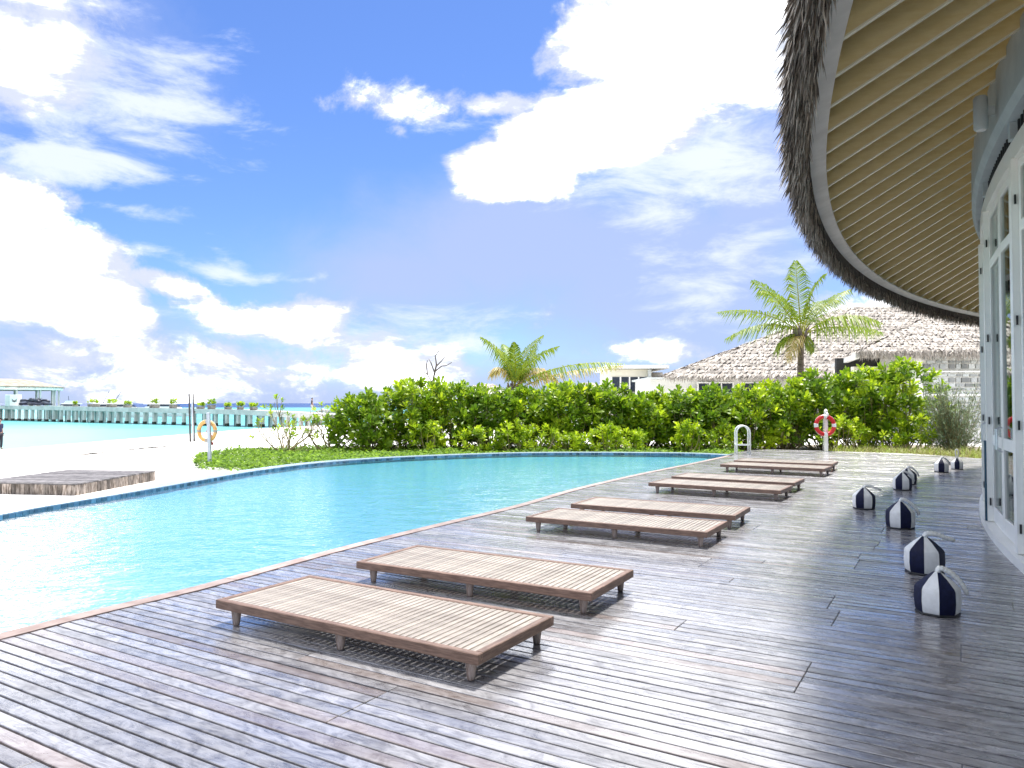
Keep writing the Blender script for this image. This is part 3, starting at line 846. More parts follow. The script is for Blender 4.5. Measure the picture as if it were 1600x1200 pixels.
# inside
ring([(R_WALL - 0.15, 0.02), (16, 0.02), (16, 0.0), (R_WALL - 0.15, 0.0)], PH0, PH1, 2).build('interior_floor', M_floor, PV)
ring([(18, 0.03), (18, 5.2), (17.9, 5.2), (17.9, 0.03)], PH0, PH1, 2).build('interior_wall', M_wallcr, PV)
# wall lamp on the frieze
lp = polar(155.2, R_WALL + 0.27, 4.22)
lamp = MB().lathe([(0.0, -.17), (.05, -.17), (.062, -.155), (.062, .13), (.05, .15), (0.0, .15)], 14, cap=False).build('wall_lamp', M_frieze, loc=lp, smooth=False)
smooth_by_angle(lamp, 40)
tag(lamp, 'small grey cylinder lamp fixed to the blue-grey frieze under the eaves', 'lamp')
MB().box((0, 0, 0), (0.08, 0.05, 0.09), R(155.2)).build('bracket', M_frieze, lamp, loc=Vector(((polar(155.2, -.07) - BC).x, (polar(155.2, -.07) - BC).y, 0)))
MB().lathe([(0.0, -.177), (.042, -.177), (.042, -.168), (0, -.168)], 14, cap=False).build('lens', M_band, lamp)

# ================================================================== SUN LOUNGERS
LL, LW, LT = 2.07, 0.82, 0.162
def make_lounger():
    root = thing('sun_lounger', '', 'lounger')
    fh, ft = 0.058, 0.045
    zc = LT - fh / 2
    def rail(l): return MB().bbox((0, 0, 0), (l, ft, fh), 0.004)
    side_me = rail(LL).mesh('side_rail'); end_me = rail(LW - 2 * ft - .002).mesh('end_rail')
    for y in (-1, 1): link('side_rail', side_me, M_rail, root, (0, y * (LW / 2 - ft / 2), zc))
    for x in (-1, 1): link('end_rail', end_me, M_rail, root, (x * (LL / 2 - ft / 2), 0, zc), R(90))
    inner = LL - 2 * ft; n = 42; pitch = inner / n
    slat_m = MB().bbox((0, 0, 0), (pitch - 0.007, LW - 2 * ft - .004, 0.028), 0.0025).mesh('slat')
    for i in range(n): link('slat', slat_m, M_slat, root, (-inner / 2 + pitch * (i + .5), 0, LT - 0.0185))
    bat = MB().box((0, 0, 0), (inner, 0.04, 0.025)).mesh('batten')
    for y in (-.2, .2): link('batten', bat, M_leg, root, (0, y, LT - 0.047))
    h = LT - fh
    leg_m = MB().lathe([(0.019, 0), (0.021, 0.006), (0.034, h - .002), (0.034, h + .0)], 14).mesh('leg')
    leg_m.polygons.foreach_set('use_smooth', [len(p.vertices) == 4 for p in leg_m.polygons])
    for x in (-LL / 2 + .13, 0.02, LL / 2 - .085):
        for y in (-LW / 2 + .06, LW / 2 - .06): link('leg', leg_m, M_leg, root, (x, y, 0))
    return root
L_px = [((337, 937), (747.5, 1023.7)), ((557.5, 877.5), (923, 927)), ((820, 807), (1107, 832)), ((889, 787), (1152.5, 806)),
        ((1012, 753.6), (1222, 767)), ((1048, 744), (1243, 755)), ((1124, 725), (1291, 733)), ((1146, 719.3), (1302, 725.2))]
L_lab = ['largest slatted teak lounger, nearest the camera on the wet deck',
         'second slatted teak lounger from the camera, just behind the largest one',
         'front slatted teak lounger of the middle pair beside the pool',
         'rear slatted teak lounger of the middle pair beside the pool',
         'front teak lounger of the third pair, before the farthest pair',
         'rear teak lounger of the third pair, half hidden by its twin',
         'front teak lounger of the farthest pair, near the pool ladder',
         'rearmost teak lounger of all, nearest the hedge and the ladder']
lproto = make_lounger()
lounger_pos = []
for i, (a, b) in enumerate(L_px):
    p1, p2 = G(*a, LT), G(*b, LT)
    d = (p2 - p1).normalized()
    if i >= 4: d = (d + DECK_D * 1.5).normalized()
    nrm = Vector((-d.y, d.x, 0))
    c = (p1 + p2) / 2 + nrm * (LW / 2)
    o = lproto if i == 0 else copy_tree(lproto)
    o.location = (c.x, c.y, 0.0015); o.rotation_euler = (0, 0, math.atan2(d.y, d.x))
    tag(o, L_lab[i], 'lounger', 'slatted teak loungers along the pool')
    lounger_pos.append(c)

# ================================================================== STRIPED WEIGHTS
def panel_mesh(k):
    """one canvas panel of eight: wall, shoulder and top wedge, slightly puffed"""
    a0, a1 = 2 * math.pi * k / 8, 2 * math.pi * (k + 1) / 8
    rows = [(0.140, 0.012), (0.150, 0.03), (0.157, 0.10), (0.154, 0.185), (0.144, 0.205), (0.085, 0.262), (0.022, 0.310)]
    n = 4; vs, fs = [], []
    for (r, z) in rows:
        for j in range(n + 1):
            t = j / n; a = a0 + (a1 - a0) * t
            flat = math.cos(math.pi / 8) / math.cos(a - (a0 + a1) / 2)          # straight-sided octagon
            puff = 1 + 0.018 * math.sin(math.pi * t) * (1 if 0.02 < z < 0.3 else 0.4)
            rr = r * flat * puff
            vs.append((rr * math.cos(a), rr * math.sin(a), z))
    for i in range(len(rows) - 1):
        for j in range(n):
            fs.append((i * (n + 1) + j, i * (n + 1) + j + 1, (i + 1) * (n + 1) + j + 1, (i + 1) * (n + 1) + j))
    c0 = len(vs); vs.append((0, 0, 0.012)); vs.append((0, 0, 0.312)); top = (len(rows) - 1) * (n + 1)
    for j in range(n):
        fs.append((c0, j + 1, j)); fs.append((c0 + 1, top + j, top + j + 1))
    m = MB().add(vs, fs).mesh('panel', smooth=True)
    m.set_sharp_from_angle(angle=R(40))
    return m
def rope_mesh(pts, rad=0.016):
    fine = []
    P_ = [Vector(p) for p in pts]
    for i in range(len(P_) - 1):
        p0, p1, p2, p3 = P_[max(i - 1, 0)], P_[i], P_[i + 1], P_[min(i + 2, len(P_) - 1)]
        for k in range(8):
            t = k / 8
            fine.append(0.5 * ((2 * p1) + (p2 - p0) * t + (2 * p0 - 5 * p1 + 4 * p2 - p3) * t * t + (3 * p1 - p0 - 3 * p2 + p3) * t ** 3))
    fine.append(P_[-1])
    rr = [rad * (1 + 0.16 * math.sin(i * 1.9)) for i in range(len(fine))]
    return MB().tube(fine, rr, 7).mesh('rope_handle', smooth=True)
W_px = [(1465, 961, .92), (1444.5, 897, 1.0), (1407, 826, 1.0), (1350, 795.5, .93), (1410, 766, .93), (1418.5, 757, .93), (1471, 738, .93), (1495.5, 733.5, .80)]
W_rot = [20, 61, 18, 65, 62, 62, -7, -8]
W_lab = ['nearest navy and white striped weight, rope handle lying down its right side',
         'second nearest navy and white striped weight, rope handle pointing right',
         'third striped weight from the camera, with a broad white panel in front',
         'striped navy and white weight standing farthest left, closest to the loungers',
         'front one of the overlapping middle pair of striped weights',
         'striped weight mostly hidden behind another one in the middle pair',
         'left one of the two farthest striped weights near the dry grass',
         'farthest striped weight, its rope loop standing upright']
panel_mes = [panel_mesh(k) for k in range(8)]
base_me = MB().lathe([(0.0, 0), (.148, 0), (.153, .006), (.148, .016), (0, .016)], 8, cap=False).mesh('base')
rope_lie = rope_mesh([(0.0, 0.012, .30), (.02, .016, .335), (.075, .02, .318), (.135, .02, .268), (.172, .018, .215), (.192, .0, .165), (.172, -.018, .212), (.135, -.02, .262), (.075, -.02, .312), (.02, -.016, .33), (0, -.012, .30)])
rope_out = rope_mesh([(0.0, 0.012, .30), (.02, .016, .332), (.08, .02, .335), (.15, .02, .312), (.205, .018, .292), (.228, .0, .284), (.205, -.018, .290), (.15, -.02, .308), (.08, -.02, .33), (.02, -.016, .328), (0, -.012, .30)])
rope_up = rope_mesh([(0.0, 0.014, .30), (.0, .03, .36), (.0, .045, .45), (.0, .035, .52), (0, 0, .545), (0, -.035, .52), (0, -.045, .45), (0, -.03, .36), (0, -.014, .30)])
for i, (x, y, s) in enumerate(W_px):
    p = G(x, y)
    p += Vector((p.x, p.y, 0)).normalized() * 0.06
    root = thing('striped_weight', W_lab[i], 'weight', (p.x, p.y, 0.0015), R(W_rot[i]), 'striped canvas weights on the deck')
    root.scale = (s, s, s)
    link('base', base_me, M_black, root, rotz=R(0))
    for k in range(8): link('panel', panel_mes[k], M_navy if k % 2 else M_canvas, root)
    rp = {0: rope_lie, 1: rope_out, 7: rope_up}.get(i, rope_out if i == 3 else rope_lie)
    o = link('rope_handle', rp, M_rope, root)
    o.rotation_euler = (0, 0, R({0: -20, 1: -12, 2: -15, 3: -10, 4: -10, 5: -12, 6: 0, 7: 20}[i]) - R(W_rot[i]))

# ================================================================== LIFEBUOYS
def life_ring(parent, r, tube, mat, bmat, center, M, band_at=(0, 90, 180, 270), bw=11):
    def arc(a0, a1, tr, n=24):
        return [(r * math.cos(R(a0 + (a1 - a0) * i / n)), r * math.sin(R(a0 + (a1 - a0) * i / n)), 0) for i in range(n + (0 if a1 - a0 >= 359 else 1))]
    o = MB().tube(arc(0, 360, tube, 48), tube, 12, closed=True).build('ring', mat, parent, smooth=True)
    o.matrix_local = M
    for b in band_at:
        q = MB().tube(arc(b - bw, b + bw, tube, 6), tube * 1.06, 12).build('band', bmat, parent, smooth=True)
        q.matrix_local = M
    pts = []
    for k in range(4):
        for j in range(10):
            a = k * 90 + j * 9 + 0
            sag = 1.13 + 0.09 * math.sin(math.pi * j / 10)
            pts.append((r * sag * math.cos(R(a)), r * sag * math.sin(R(a)), 0.0))
    g = MB().tube(pts, 0.008, 5, closed=True).build('grab_rope', M_rope, parent, smooth=True); g.matrix_local = M
# red one at the end of the deck
p = G(1291, 704)
lb = thing('lifebuoy', 'red lifebuoy with white bands on a white post at the deck end', 'lifebuoy', (p.x, p.y, -0.002))
sc_ = p.y / FPX
MB().bbox((0, 0, 0.60), (0.085, 0.085, 1.20), 0.01).build('post', M_white, lb)
MB().lathe([(0.0, 1.198), (.05, 1.198), (.06, 1.215), (.035, 1.26), (0, 1.275)], 10, cap=False).build('post_cap', M_white, lb)
MB().tube([(0, -.03, 1.16), (0, -.12, 1.13), (0, -.14, 1.05)], .028, 8).build('hook', M_white, lb, smooth=True)
zc = CAM_H - (664.5 - HOR) * sc_
Mx = Matrix.Translation((-0.07, -0.10, zc)) @ Matrix.Rotation(R(86), 4, 'X')
life_ring(lb, 0.275, 0.062, M_red, M_band, (0, 0, zc), Mx)
MB().tube([(-.13, -.13, zc + .2), (-.14, -.13, .4), (-.135, -.1, 0.02)], 0.008, 5).build('throw_line', M_rope, lb)
# faded one on the beach
zb = float(ground_z(-7.6, 18.6))
p = G(328, 729.5, zb)
lb2 = thing('lifebuoy', 'faded orange lifebuoy hanging behind a grey post on the sand', 'lifebuoy', (p.x, p.y, zb - 0.01))
post = MB().bbox((0, 0, 0.69), (0.075, 0.075, 1.38), 0.008).build('post', M_post, lb2)
post.rotation_euler = (0, R(-2.2), 0)
sc2 = p.y / FPX
zc = CAM_H - (673 - HOR) * sc2 - zb
Mx = Matrix.Translation((-0.125, 0.11, zc)) @ Matrix.Rotation(R(90), 4, 'X') @ Matrix.Rotation(R(-14), 4, 'Y')
life_ring(lb2, 0.24, 0.048, M_orange, M_bandg, (0, 0, zc), Mx, bw=7)
MB().tube([(-.14, .13, zc + .02), (-.10, .14, zc - .02), (-.07, .14, zc - .12), (-.06, .13, zc - .26), (0.02, .12, zc - .34)], [.03, .05, .055, .045, .03], 8).build('line_pouch', M_redcloth, lb2, smooth=True)

# ================================================================== POOL LADDER
tipd = (near_c[3] - near_c[0]).normalized()
la = G(1160, 708.3)
ladder = thing('pool_ladder', 'white tubular pool ladder with two arched rails at the far corner', 'ladder', (la.x, la.y, 0.0))
w_, hh = 0.19, 0.80
def rail_path(dx, dy):
    pts = [(dx - w_, dy, -0.5), (dx - w_, dy, 0.3), (dx - w_, dy, hh - w_)]
    pts += [(dx + w_ * math.cos(R(180 - a)), dy, hh - w_ + w_ * math.sin(R(180 - a))) for a in range(20, 180, 20)]
    pts += [(dx + w_, dy, hh - w_), (dx + w_, dy, 0.02)]
    return pts
for dx, dy in ((-0.04, -0.24), (0.05, 0.24)):
    MB().tube(rail_path(dx, dy), 0.022, 10).build('rail', M_white, ladder, smooth=True)
    MB().lathe([(.05, 0.0), (.05, .012), (.03, .02)], 12, (dx + w_, dy, 0.004)).build('foot_flange', M_steel, ladder)
for z in (0.24, -0.06, -0.32):
    MB().hexa([(-.04 - w_ - .03, -.24, z), (-.04 - w_ + .05, -.24, z), (.05 - w_ + .05, .24, z), (.05 - w_ - .03, .24, z),
               (-.04 - w_ - .03, -.24, z + .03), (-.04 - w_ + .05, -.24, z + .03), (.05 - w_ + .05, .24, z + .03), (.05 - w_ - .03, .24, z + .03)]).build('step', M_white, ladder)
MB().box((0.0, -.24, 0.26), (2 * w_ - .03, .03, .045)).build('cross_bar', M_white, ladder)

# ================================================================== WOODEN PLATFORM ON THE SAND
zs_ = float(ground_z(-7.6, 13))
c0 = G(119, 774.5, zs_)
ex = (Vector((-8.98, 13.12, 0)) - Vector((-7.54, 12.9, 0))).normalized()
ey = (G(242.5, 751, zs_) - c0); ey.z = 0; PLEN = ey.length; ey.normalize()
PW, PHT = 2.0, 0.205
plat = thing('timber_platform', 'low weathered timber platform with upright board sides on the sand', 'platform', (c0.x, c0.y, zs_))
def plat_pt(u, v, z): return (ex.x * u + ey.x * v, ex.y * u + ey.y * v, z)
ntop = 21
for k in range(ntop):
    v0, v1 = PLEN * k / ntop + .004, PLEN * (k + 1) / ntop - .004
    z0, z1 = PHT - .022, PHT + random.uniform(-.002, .002)
    MB().hexa([plat_pt(-.01, v0, z0), plat_pt(PW, v0, z0), plat_pt(PW, v1, z0), plat_pt(-.01, v1, z0),
               plat_pt(-.01, v0, z1), plat_pt(PW, v0, z1), plat_pt(PW, v1, z1), plat_pt(-.01, v1, z1)], random.random()).build('top_board', M_drywood, plat)
def staves(f, length, n):
    for k in range(n):
        a, b = length * k / n + .004, length * (k + 1) / n - .004
        d0 = random.uniform(-.004, .004); zt = PHT - .024 - random.uniform(0, .006)
        pts = []
        for z in (-.06, zt):
            pts += [f(a, d0, z), f(b, d0, z), f(b, d0 + .022, z), f(a, d0 + .022, z)]
        MB().hexa(pts, random.random()).build('side_board', M_stave, plat)
staves(lambda s, d, z: plat_pt(s, d, z), PW, 22)
staves(lambda s, d, z: plat_pt(d, s, z), PLEN, 26)
MB().hexa([plat_pt(.05, .05, -.05), plat_pt(PW, .05, -.05), plat_pt(PW, PLEN, -.05), plat_pt(.05, PLEN, -.05),
           plat_pt(.05, .05, PHT - .03), plat_pt(PW, .05, PHT - .03), plat_pt(PW, PLEN, PHT - .03), plat_pt(.05, PLEN, PHT - .03)]).build('core', M_dark, plat)

# pair of dark poles further down the beach
q = Vector((-16.3, 38.0)); zq = float(ground_z(q.x, q.y))
pp = P(300.5, 694, 38.0)
dp = thing('twin_pole', 'pair of tall thin dark poles standing close together on the beach', 'pole', (pp.x, 38.0, zq))
ht = CAM_H - zq + (630 - 615.5) * 38 / FPX
for x in (-.10, .10):
    MB().tube([(x - .09, 0, ht), (x, 0, -.1)], [.045, .05], 8).build('pole', M_dkpole, dp, smooth=True)
MB().tube([(-.04, -.02, ht - .01), (.05, -.02, .15)], .055, 8).build('pale_sleeve', M_post, dp, smooth=True)
MB().box((.10, -.02, ht * .62), (.07, .06, .12)).build('bracket', M_dkpole, dp)

# ================================================================== PLANTS
def unit(a): return a / np.maximum(np.linalg.norm(a, axis=-1, keepdims=True), 1e-9)
LEAF_T = np.array([(0, 0, 0), (.45, -.26, .07), (.45, .26, .07), (.80, -.42, .06), (.80, .42, .06), (1.0, 0, -.04), (.62, 0, .0)])
def leaves_mesh(base, dirv, nrm, ln, wd, tint, tmpl='obovate'):
    """base, dirv, nrm: (n,3); one folded leaf each"""
    n = len(base)
    d = unit(dirv); s = unit(np.cross(nrm, d)); u = np.cross(d, s)
    if tmpl == 'obovate':
        T = LEAF_T[:6]; F3 = np.array([(0, 2, 1), (3, 4, 5)]); F4 = np.array([(1, 2, 4, 3)])
    else:                                   # narrow blade
        T = np.array([(0, -.12, 0), (0, .12, 0), (.5, .2, .05), (.5, -.2, .05), (1, 0, -.12)]); F4 = np.array([(0, 1, 2, 3)]); F3 = np.array([(3, 2, 4)])
    k = len(T)
    V = base[:, None] + d[:, None] * (T[None, :, 0:1] * ln[:, None, None]) + s[:, None] * (T[None, :, 1:2] * wd[:, None, None]) + u[:, None] * (T[None, :, 2:3] * ln[:, None, None])
    off = (np.arange(n) * k)[:, None, None]
    f3 = (F3[None] + off).reshape(-1, 3); f4 = (F4[None] + off).reshape(-1, 4)
    t = np.concatenate([np.repeat(tint, len(F3)), np.repeat(tint, len(F4))])
    return V.reshape(-1, 3), f3, f4, t
def rosettes(tips, axes, m, ln, g, spread=(0.35, 1.35), tint_lo=0.0, tint_hi=1.0, wr=0.38):
    n = len(tips)
    ax = unit(axes); ref = np.where(np.abs(ax[:, 2:3]) < .9, np.array([[0, 0, 1.0]]), np.array([[1.0, 0, 0]]))
    e1 = unit(np.cross(ax, ref)); e2 = np.cross(ax, e1)
    az = (np.arange(m) * 2.39996)[None] + g.uniform(0, 6.28, n)[:, None]
    el = np.linspace(spread[0], spread[1], m)[None] + g.normal(0, .12, (n, m))
    side = np.cos(az)[..., None] * e1[:, None] + np.sin(az)[..., None] * e2[:, None]
    d = ax[:, None] * np.cos(el)[..., None] + side * np.sin(el)[..., None]
    u = ax[:, None] * np.sin(el)[..., None] - side * np.cos(el)[..., None]
    b = tips[:, None] - ax[:, None] * (np.linspace(0, .07, m)[None, :, None])
    L_ = (ln[:, None] * g.uniform(.75, 1.1, (n, m)))
    rt = g.uniform(tint_lo, tint_hi, n)
    t = np.clip(rt[:, None] + g.normal(0, .12, (n, m)), 0, 1)
    return b.reshape(-1, 3), d.reshape(-1, 3), u.reshape(-1, 3), L_.ravel(), (L_ * wr).ravel(), t.ravel()

def shrub(name, label, cat, base, rx, ry, h, seed, nros=330, leafl=.20, sparse=False, group=None, lowfront=.15, nstem=26, hue=(0.0, .55)):
    g = np.random.default_rng(seed)
    root = thing(name, label, cat, base, 0, group)
    # tips spread through a bumpy dome, most of them near its skin
    u = g.uniform(0, 1, nros); th = g.uniform(0, 2 * np.pi, nros)
    zf = lowfront + (1 - lowfront) * g.uniform(0, 1, nros) ** .75
    prof = np.sqrt(np.clip(1 - (np.clip(zf - .45, 0, 1) / .56) ** 2.2, .02, 1)) * (0.80 + .2 * np.clip(zf / .45, 0, 1))
    rad = np.where(u < .72, g.uniform(.86, 1.04, nros), g.uniform(.3, .86, nros))
    bump = 1 + .13 * np.sin(3 * th + seed) + .09 * np.sin(5 * th + 2 * seed + zf * 7)
    tips = np.stack([np.cos(th) * rx * prof * rad * bump, np.sin(th) * ry * prof * rad * bump, h * zf * (.93 + .09 * np.sin(4 * th + seed * 1.7))], 1)
    ax = np.stack([np.cos(th) * .75, np.sin(th) * .75, .25 + 1.1 * zf], 1) + g.normal(0, .28, (nros, 3))
    ln = leafl * g.uniform(.75, 1.25, nros)
    B, D_, U, L_, W_, T_ = rosettes(tips, ax, 12, ln, g, tint_lo=hue[0], tint_hi=hue[1])
    V, f3, f4, t = leaves_mesh(B, D_, U, L_, W_, T_)
    link('crown', arrays_mesh('crown', V, [f3, f4], t), M_leaf, root)
    ms = MB()
    pick = g.choice(nros, nstem, replace=False)
    for i in pick:
        tp = tips[i]; b = np.array([tp[0] * .22 + g.normal(0, .1), tp[1] * .22 + g.normal(0, .1), -.05])
        mid = b * .45 + tp * .55 + np.array([tp[0] * .18, tp[1] * .18, -.12 * h]) + g.normal(0, .06, 3)
        pts = [(1 - s) ** 2 * b + 2 * s * (1 - s) * mid + s * s * tp for s in np.linspace(0, 1, 6)]
        ms.tube(pts, np.linspace(.022, .009, 6).tolist(), 5, caps=False)
    ms.build('stems', M_stem, root, smooth=True)
    return root

GZ = -0.15
# hedge: one shrub after the other. (px of centre, px of top, depth, rx, ry, label bits)
hedge = [
 (572, 618, 24.2, 1.15, 1.1, 'leftmost rounded shrub of the hedge, next to the bare twiggy bush'),
 (640, 599, 25.0, 1.25, 1.2, 'tall green shrub under the bare dead branches'),
 (705, 600, 25.2, 1.2, 1.2, 'hedge shrub just left of the small palm'),
 (768, 607, 25.0, 1.15, 1.1, 'hedge shrub standing in front of the small palm at its left'),
 (828, 609, 25.0, 1.1, 1.1, 'hedge shrub directly right of the small palm trunk'),
 (888, 602, 25.0, 1.2, 1.2, 'dark green hedge shrub below the long arching palm fronds'),
 (948, 606, 25.2, 1.15, 1.1, 'hedge shrub in front of the flat roofed cream house'),
 (1003, 622, 25.2, 1.0, 1.1, 'lower hedge shrub at the dip beside the cream house'),
 (1058, 611, 25.2, 1.1, 1.1, 'hedge shrub below the left end of the thatched roof'),
 (1112, 612, 25.0, 1.15, 1.1, 'hedge shrub in front of the white casement windows'),
 (1168, 607, 25.2, 1.15, 1.1, 'hedge shrub directly behind the pool ladder'),
 (1226, 596, 25.4, 1.25, 1.2, 'hedge shrub around the foot of the tall palm'),
 (1288, 586, 25.6, 1.35, 1.3, 'tall hedge shrub behind the red lifebuoy'),
 (1350, 580, 25.4, 1.35, 1.3, 'tall hedge shrub right of the red lifebuoy'),
 (1408, 569, 25.0, 1.2, 1.2, 'tallest shrub of the hedge, before the second thatched roof'),
]
for i, (px, top, Y, rx, ry, lab) in enumerate(hedge):
    c = P(px, HOR, Y); hgt = CAM_H + (HOR - top) * Y / FPX - GZ
    shrub('hedge_shrub', lab, 'shrub', (c.x, Y, GZ), rx, ry, hgt, 100 + i * 7, nros=215, leafl=.29, group='leafy shrubs of the hedge',
          lowfront=.16 if i % 2 else .1, nstem=48, hue=(0.0, .8 if i % 3 else .5))
# low young plants in front of the hedge
low = [(610, 24.0, .62, .5), (668, 23.6, .7, .6), (745, 23.4, .75, .6), (800, 23.4, .6, .5), (842, 23.3, .75, .55), (893, 23.4, .8, .6),
       (942, 23.3, .62, .5), (985, 23.5, .7, .5), (1075, 23.4, .6, .5), (1128, 23.6, .65, .5), (1195, 24.6, .8, .6), (1315, 23.8, .8, .7), (1372, 23.9, .75, .7), (1434, 23.4, .9, .6)]
lowlab = ['left of the rest', 'second from the left', 'third from the left', 'just right of the third', 'below the small palm', 'in front of the dark green shrub',
          'in front of the cream house', 'under the dip in the hedge', 'before the thatched house', 'left beside the pool ladder', 'behind the dark driftwood', 'right beside the red lifebuoy', 'second from the right', 'rightmost, by the silvery bush']
for i, (px, Y, hgt, r_) in enumerate(low):
    c = P(px, HOR, Y)
    shrub('young_shrub', 'low young leafy shrub at the hedge foot, ' + lowlab[i], 'shrub', (c.x, Y, GZ), r_ * (.75 + .5 * ((i * 7) % 5) / 4), r_ * .8, (hgt + .25) * (.65 + .55 * ((i * 3) % 5) / 4), 700 + i * 5, nros=46, leafl=.18, lowfront=.2, nstem=8,
          group='low young shrubs at the hedge foot', hue=(.2, .9))
# sparse twiggy bush at the left end
def twiggy(base, seed):
    g = np.random.default_rng(seed)
    root = thing('twiggy_bush', 'sparse bush of bare bent branches with few leaf tufts, left of the hedge', 'bush', base)
    mb_ = MB(); tips = []; axes = []
    def grow(p, d, ln, r, depth):
        pts = [p]; dd_ = d.copy()
        for k in range(5):
            dd_ = unit(dd_ + g.normal(0, .13, 3) + np.array([0, 0, .07])); pts.append(pts[-1] + dd_ * ln / 5)
        mb_.tube(pts, np.linspace(r, r * .6, 6).tolist(), 5, caps=False)
        if depth == 0:
            tips.append(pts[-1]); axes.append(dd_); return
        for k in range(g.integers(2, 4)):
            grow(pts[-1] if k < 2 else pts[3], unit(dd_ + g.normal(0, .5, 3)), ln * g.uniform(.55, .8), r * .6, depth - 1)
    for k in range(9):
        a = g.uniform(0, 6.28)
        lean = np.array([math.cos(a) * 1.1 + .12, math.sin(a) * .4, g.uniform(.55, 1.1)])
        grow(np.array([g.normal(0, .1), g.normal(0, .08), -.03]), unit(lean), g.uniform(.75, 1.15), .036, 2)
    mb_.build('branches', M_stem, root, smooth=True)
    tips, axes = np.array(tips), np.array(axes); sel = g.uniform(0, 1, len(tips)) < .5
    B, D_, U, L_, W_, T_ = rosettes(tips[sel], axes[sel] + [0, 0, .5], 10, np.full(sel.sum(), .21), g, tint_lo=.1, tint_hi=.8)
    V, f3, f4, t = leaves_mesh(B, D_, U, L_, W_, T_)
    tag(link('leaf_tufts', arrays_mesh('leaf_tufts', V, [f3, f4], t), M_leaf, root), kind='stuff')
    root.scale = (.86, .86, .78)
    return root
b_ = G(446, 709, GZ); twiggy((b_.x, b_.y, GZ), 5)
b2 = twiggy((b_.x + 1.3, b_.y + .5, GZ), 17)
b2['label'] = 'second sparse twiggy bush, leaning against the leftmost hedge shrub'
# dead branches above the hedge
g = np.random.default_rng(77)
dt = P(672, 640, 27.0)
dead = thing('dead_tree', 'bare leafless branches rising above the hedge', 'tree', (dt.x, 27.0, GZ))
def img(px, py, Y, dy=0.0):
    q_ = P(px, py, Y + dy); return (q_.x - dt.x, q_.y - 27.0, q_.z - GZ)
MB().tube([(0, 0, 0), img(673, 612, 27), img(679, 583, 27), img(682, 570, 27)], [.06, .045, .032, .026], 6).build('trunk', M_twig, dead)
for pts in ([(682, 570), (680, 556), (686, 548)], [(682, 572), (690, 564), (695, 558)], [(680, 580), (690, 572), (698, 571), (706, 566)], [(676, 600), (668, 585), (660, 580)], [(668, 585), (666, 570), (668, 563)], [(679, 582), (673, 566), (670, 561)]):
    MB().tube([img(x, y, 27, g.uniform(-.2, .2)) for x, y in pts], np.linspace(.026, .012, len(pts)).tolist(), 5).build('branch', M_twig, dead)
# silvery fine-leaved bush by the pavilion
g = np.random.default_rng(31)
sb = P(1490, HOR, 23.0)
sroot = thing('silvery_bush', 'fine leaved grey-green bush beside the pavilion wall', 'bush', (sb.x, 23.0, GZ))
ms = MB(); Bs, Ds, Us = [], [], []
for k in range(150):
    a = g.uniform(0, 6.28); top = np.array([math.cos(a) * g.uniform(.1, 1.15), math.sin(a) * g.uniform(.1, .9), g.uniform(.5, 2.25)])
    top[:2] *= 1.15 - .35 * top[2] / 2.25
    b = np.array([g.normal(0, .12), g.normal(0, .1), 0]); mid = b * .3 + top * .7 + [0, 0, -.2]
    pts = [(1 - s) ** 2 * b + 2 * s * (1 - s) * mid + s * s * top for s in np.linspace(0, 1, 5)]
    ms.tube(pts, np.linspace(.012, .004, 5).tolist(), 4, caps=False)
    for s in np.linspace(.35, 1, 34):
        p_ = (1 - s) ** 2 * b + 2 * s * (1 - s) * mid + s * s * top + g.normal(0, .05, 3)
        Bs.append(p_); dv = (top - b) / np.linalg.norm(top - b) + g.normal(0, .75, 3); Ds.append(dv); Us.append(g.normal(0, 1, 3) + [0, 0, 1.2])
n = len(Bs)
V, f3, f4, t = leaves_mesh(np.array(Bs), np.array(Ds), np.array(Us), g.uniform(.08, .15, n), g.uniform(.04, .07, n), g.uniform(0, 1, n), 'blade')
link('crown', arrays_mesh('crown', V, [f3, f4], t), M_leafs, sroot); ms.build('stems', M_stem, sroot)
# ground cover along the far pool edge
def scatter_poly(poly, dens, g):
    poly = np.array(poly); lo, hi = poly.min(0), poly.max(0)
    n = int(dens * (hi - lo).prod()); pts = lo + g.uniform(0, 1, (n, 2)) * (hi - lo)
    return pts[inside(poly, pts)]
g = np.random.default_rng(8)
fo_ = [(p.x, p.y) for p in far_o]
front = [p for p in fo_ if p[1] > 16.6 and p[0] > -7.0]
cover_poly = front + [(7.2, 23.3), (6.5, 25.4), (0, 25.6), (-5, 25.6), (-7.6, 25.2), (-9.2, 24.3), (-9.4, 22.5), (-8.5, 20.0), (-7.9, 18.6), (-7.3, 17.6)]
pts = scatter_poly(cover_poly, 330, g)
n = len(pts); hz_ = np.abs(g.normal(.06, .045, n)) + .05 * np.sin(pts[:, 0] * 2.1) * np.sin(pts[:, 1] * 1.7)
base = np.column_stack([pts, GZ + .01 + np.clip(hz_, 0.005, .25)])
az = g.uniform(0, 6.28, n); d = np.column_stack([np.cos(az), np.sin(az), g.normal(.25, .35, n)])
u = np.column_stack([g.normal(0, .35, n), g.normal(0, .35, n) - .2, np.ones(n)])
V, f3, f4, t = leaves_mesh(base, d, u, g.uniform(.07, .13, n), g.uniform(.06, .10, n), g.uniform(0, .75, n))
tag(link('ground_cover', arrays_mesh('ground_cover', V, [f3, f4], t), M_cover), 'low bright green creeper carpeting the ground before the hedge', 'ground cover', kind='stuff')
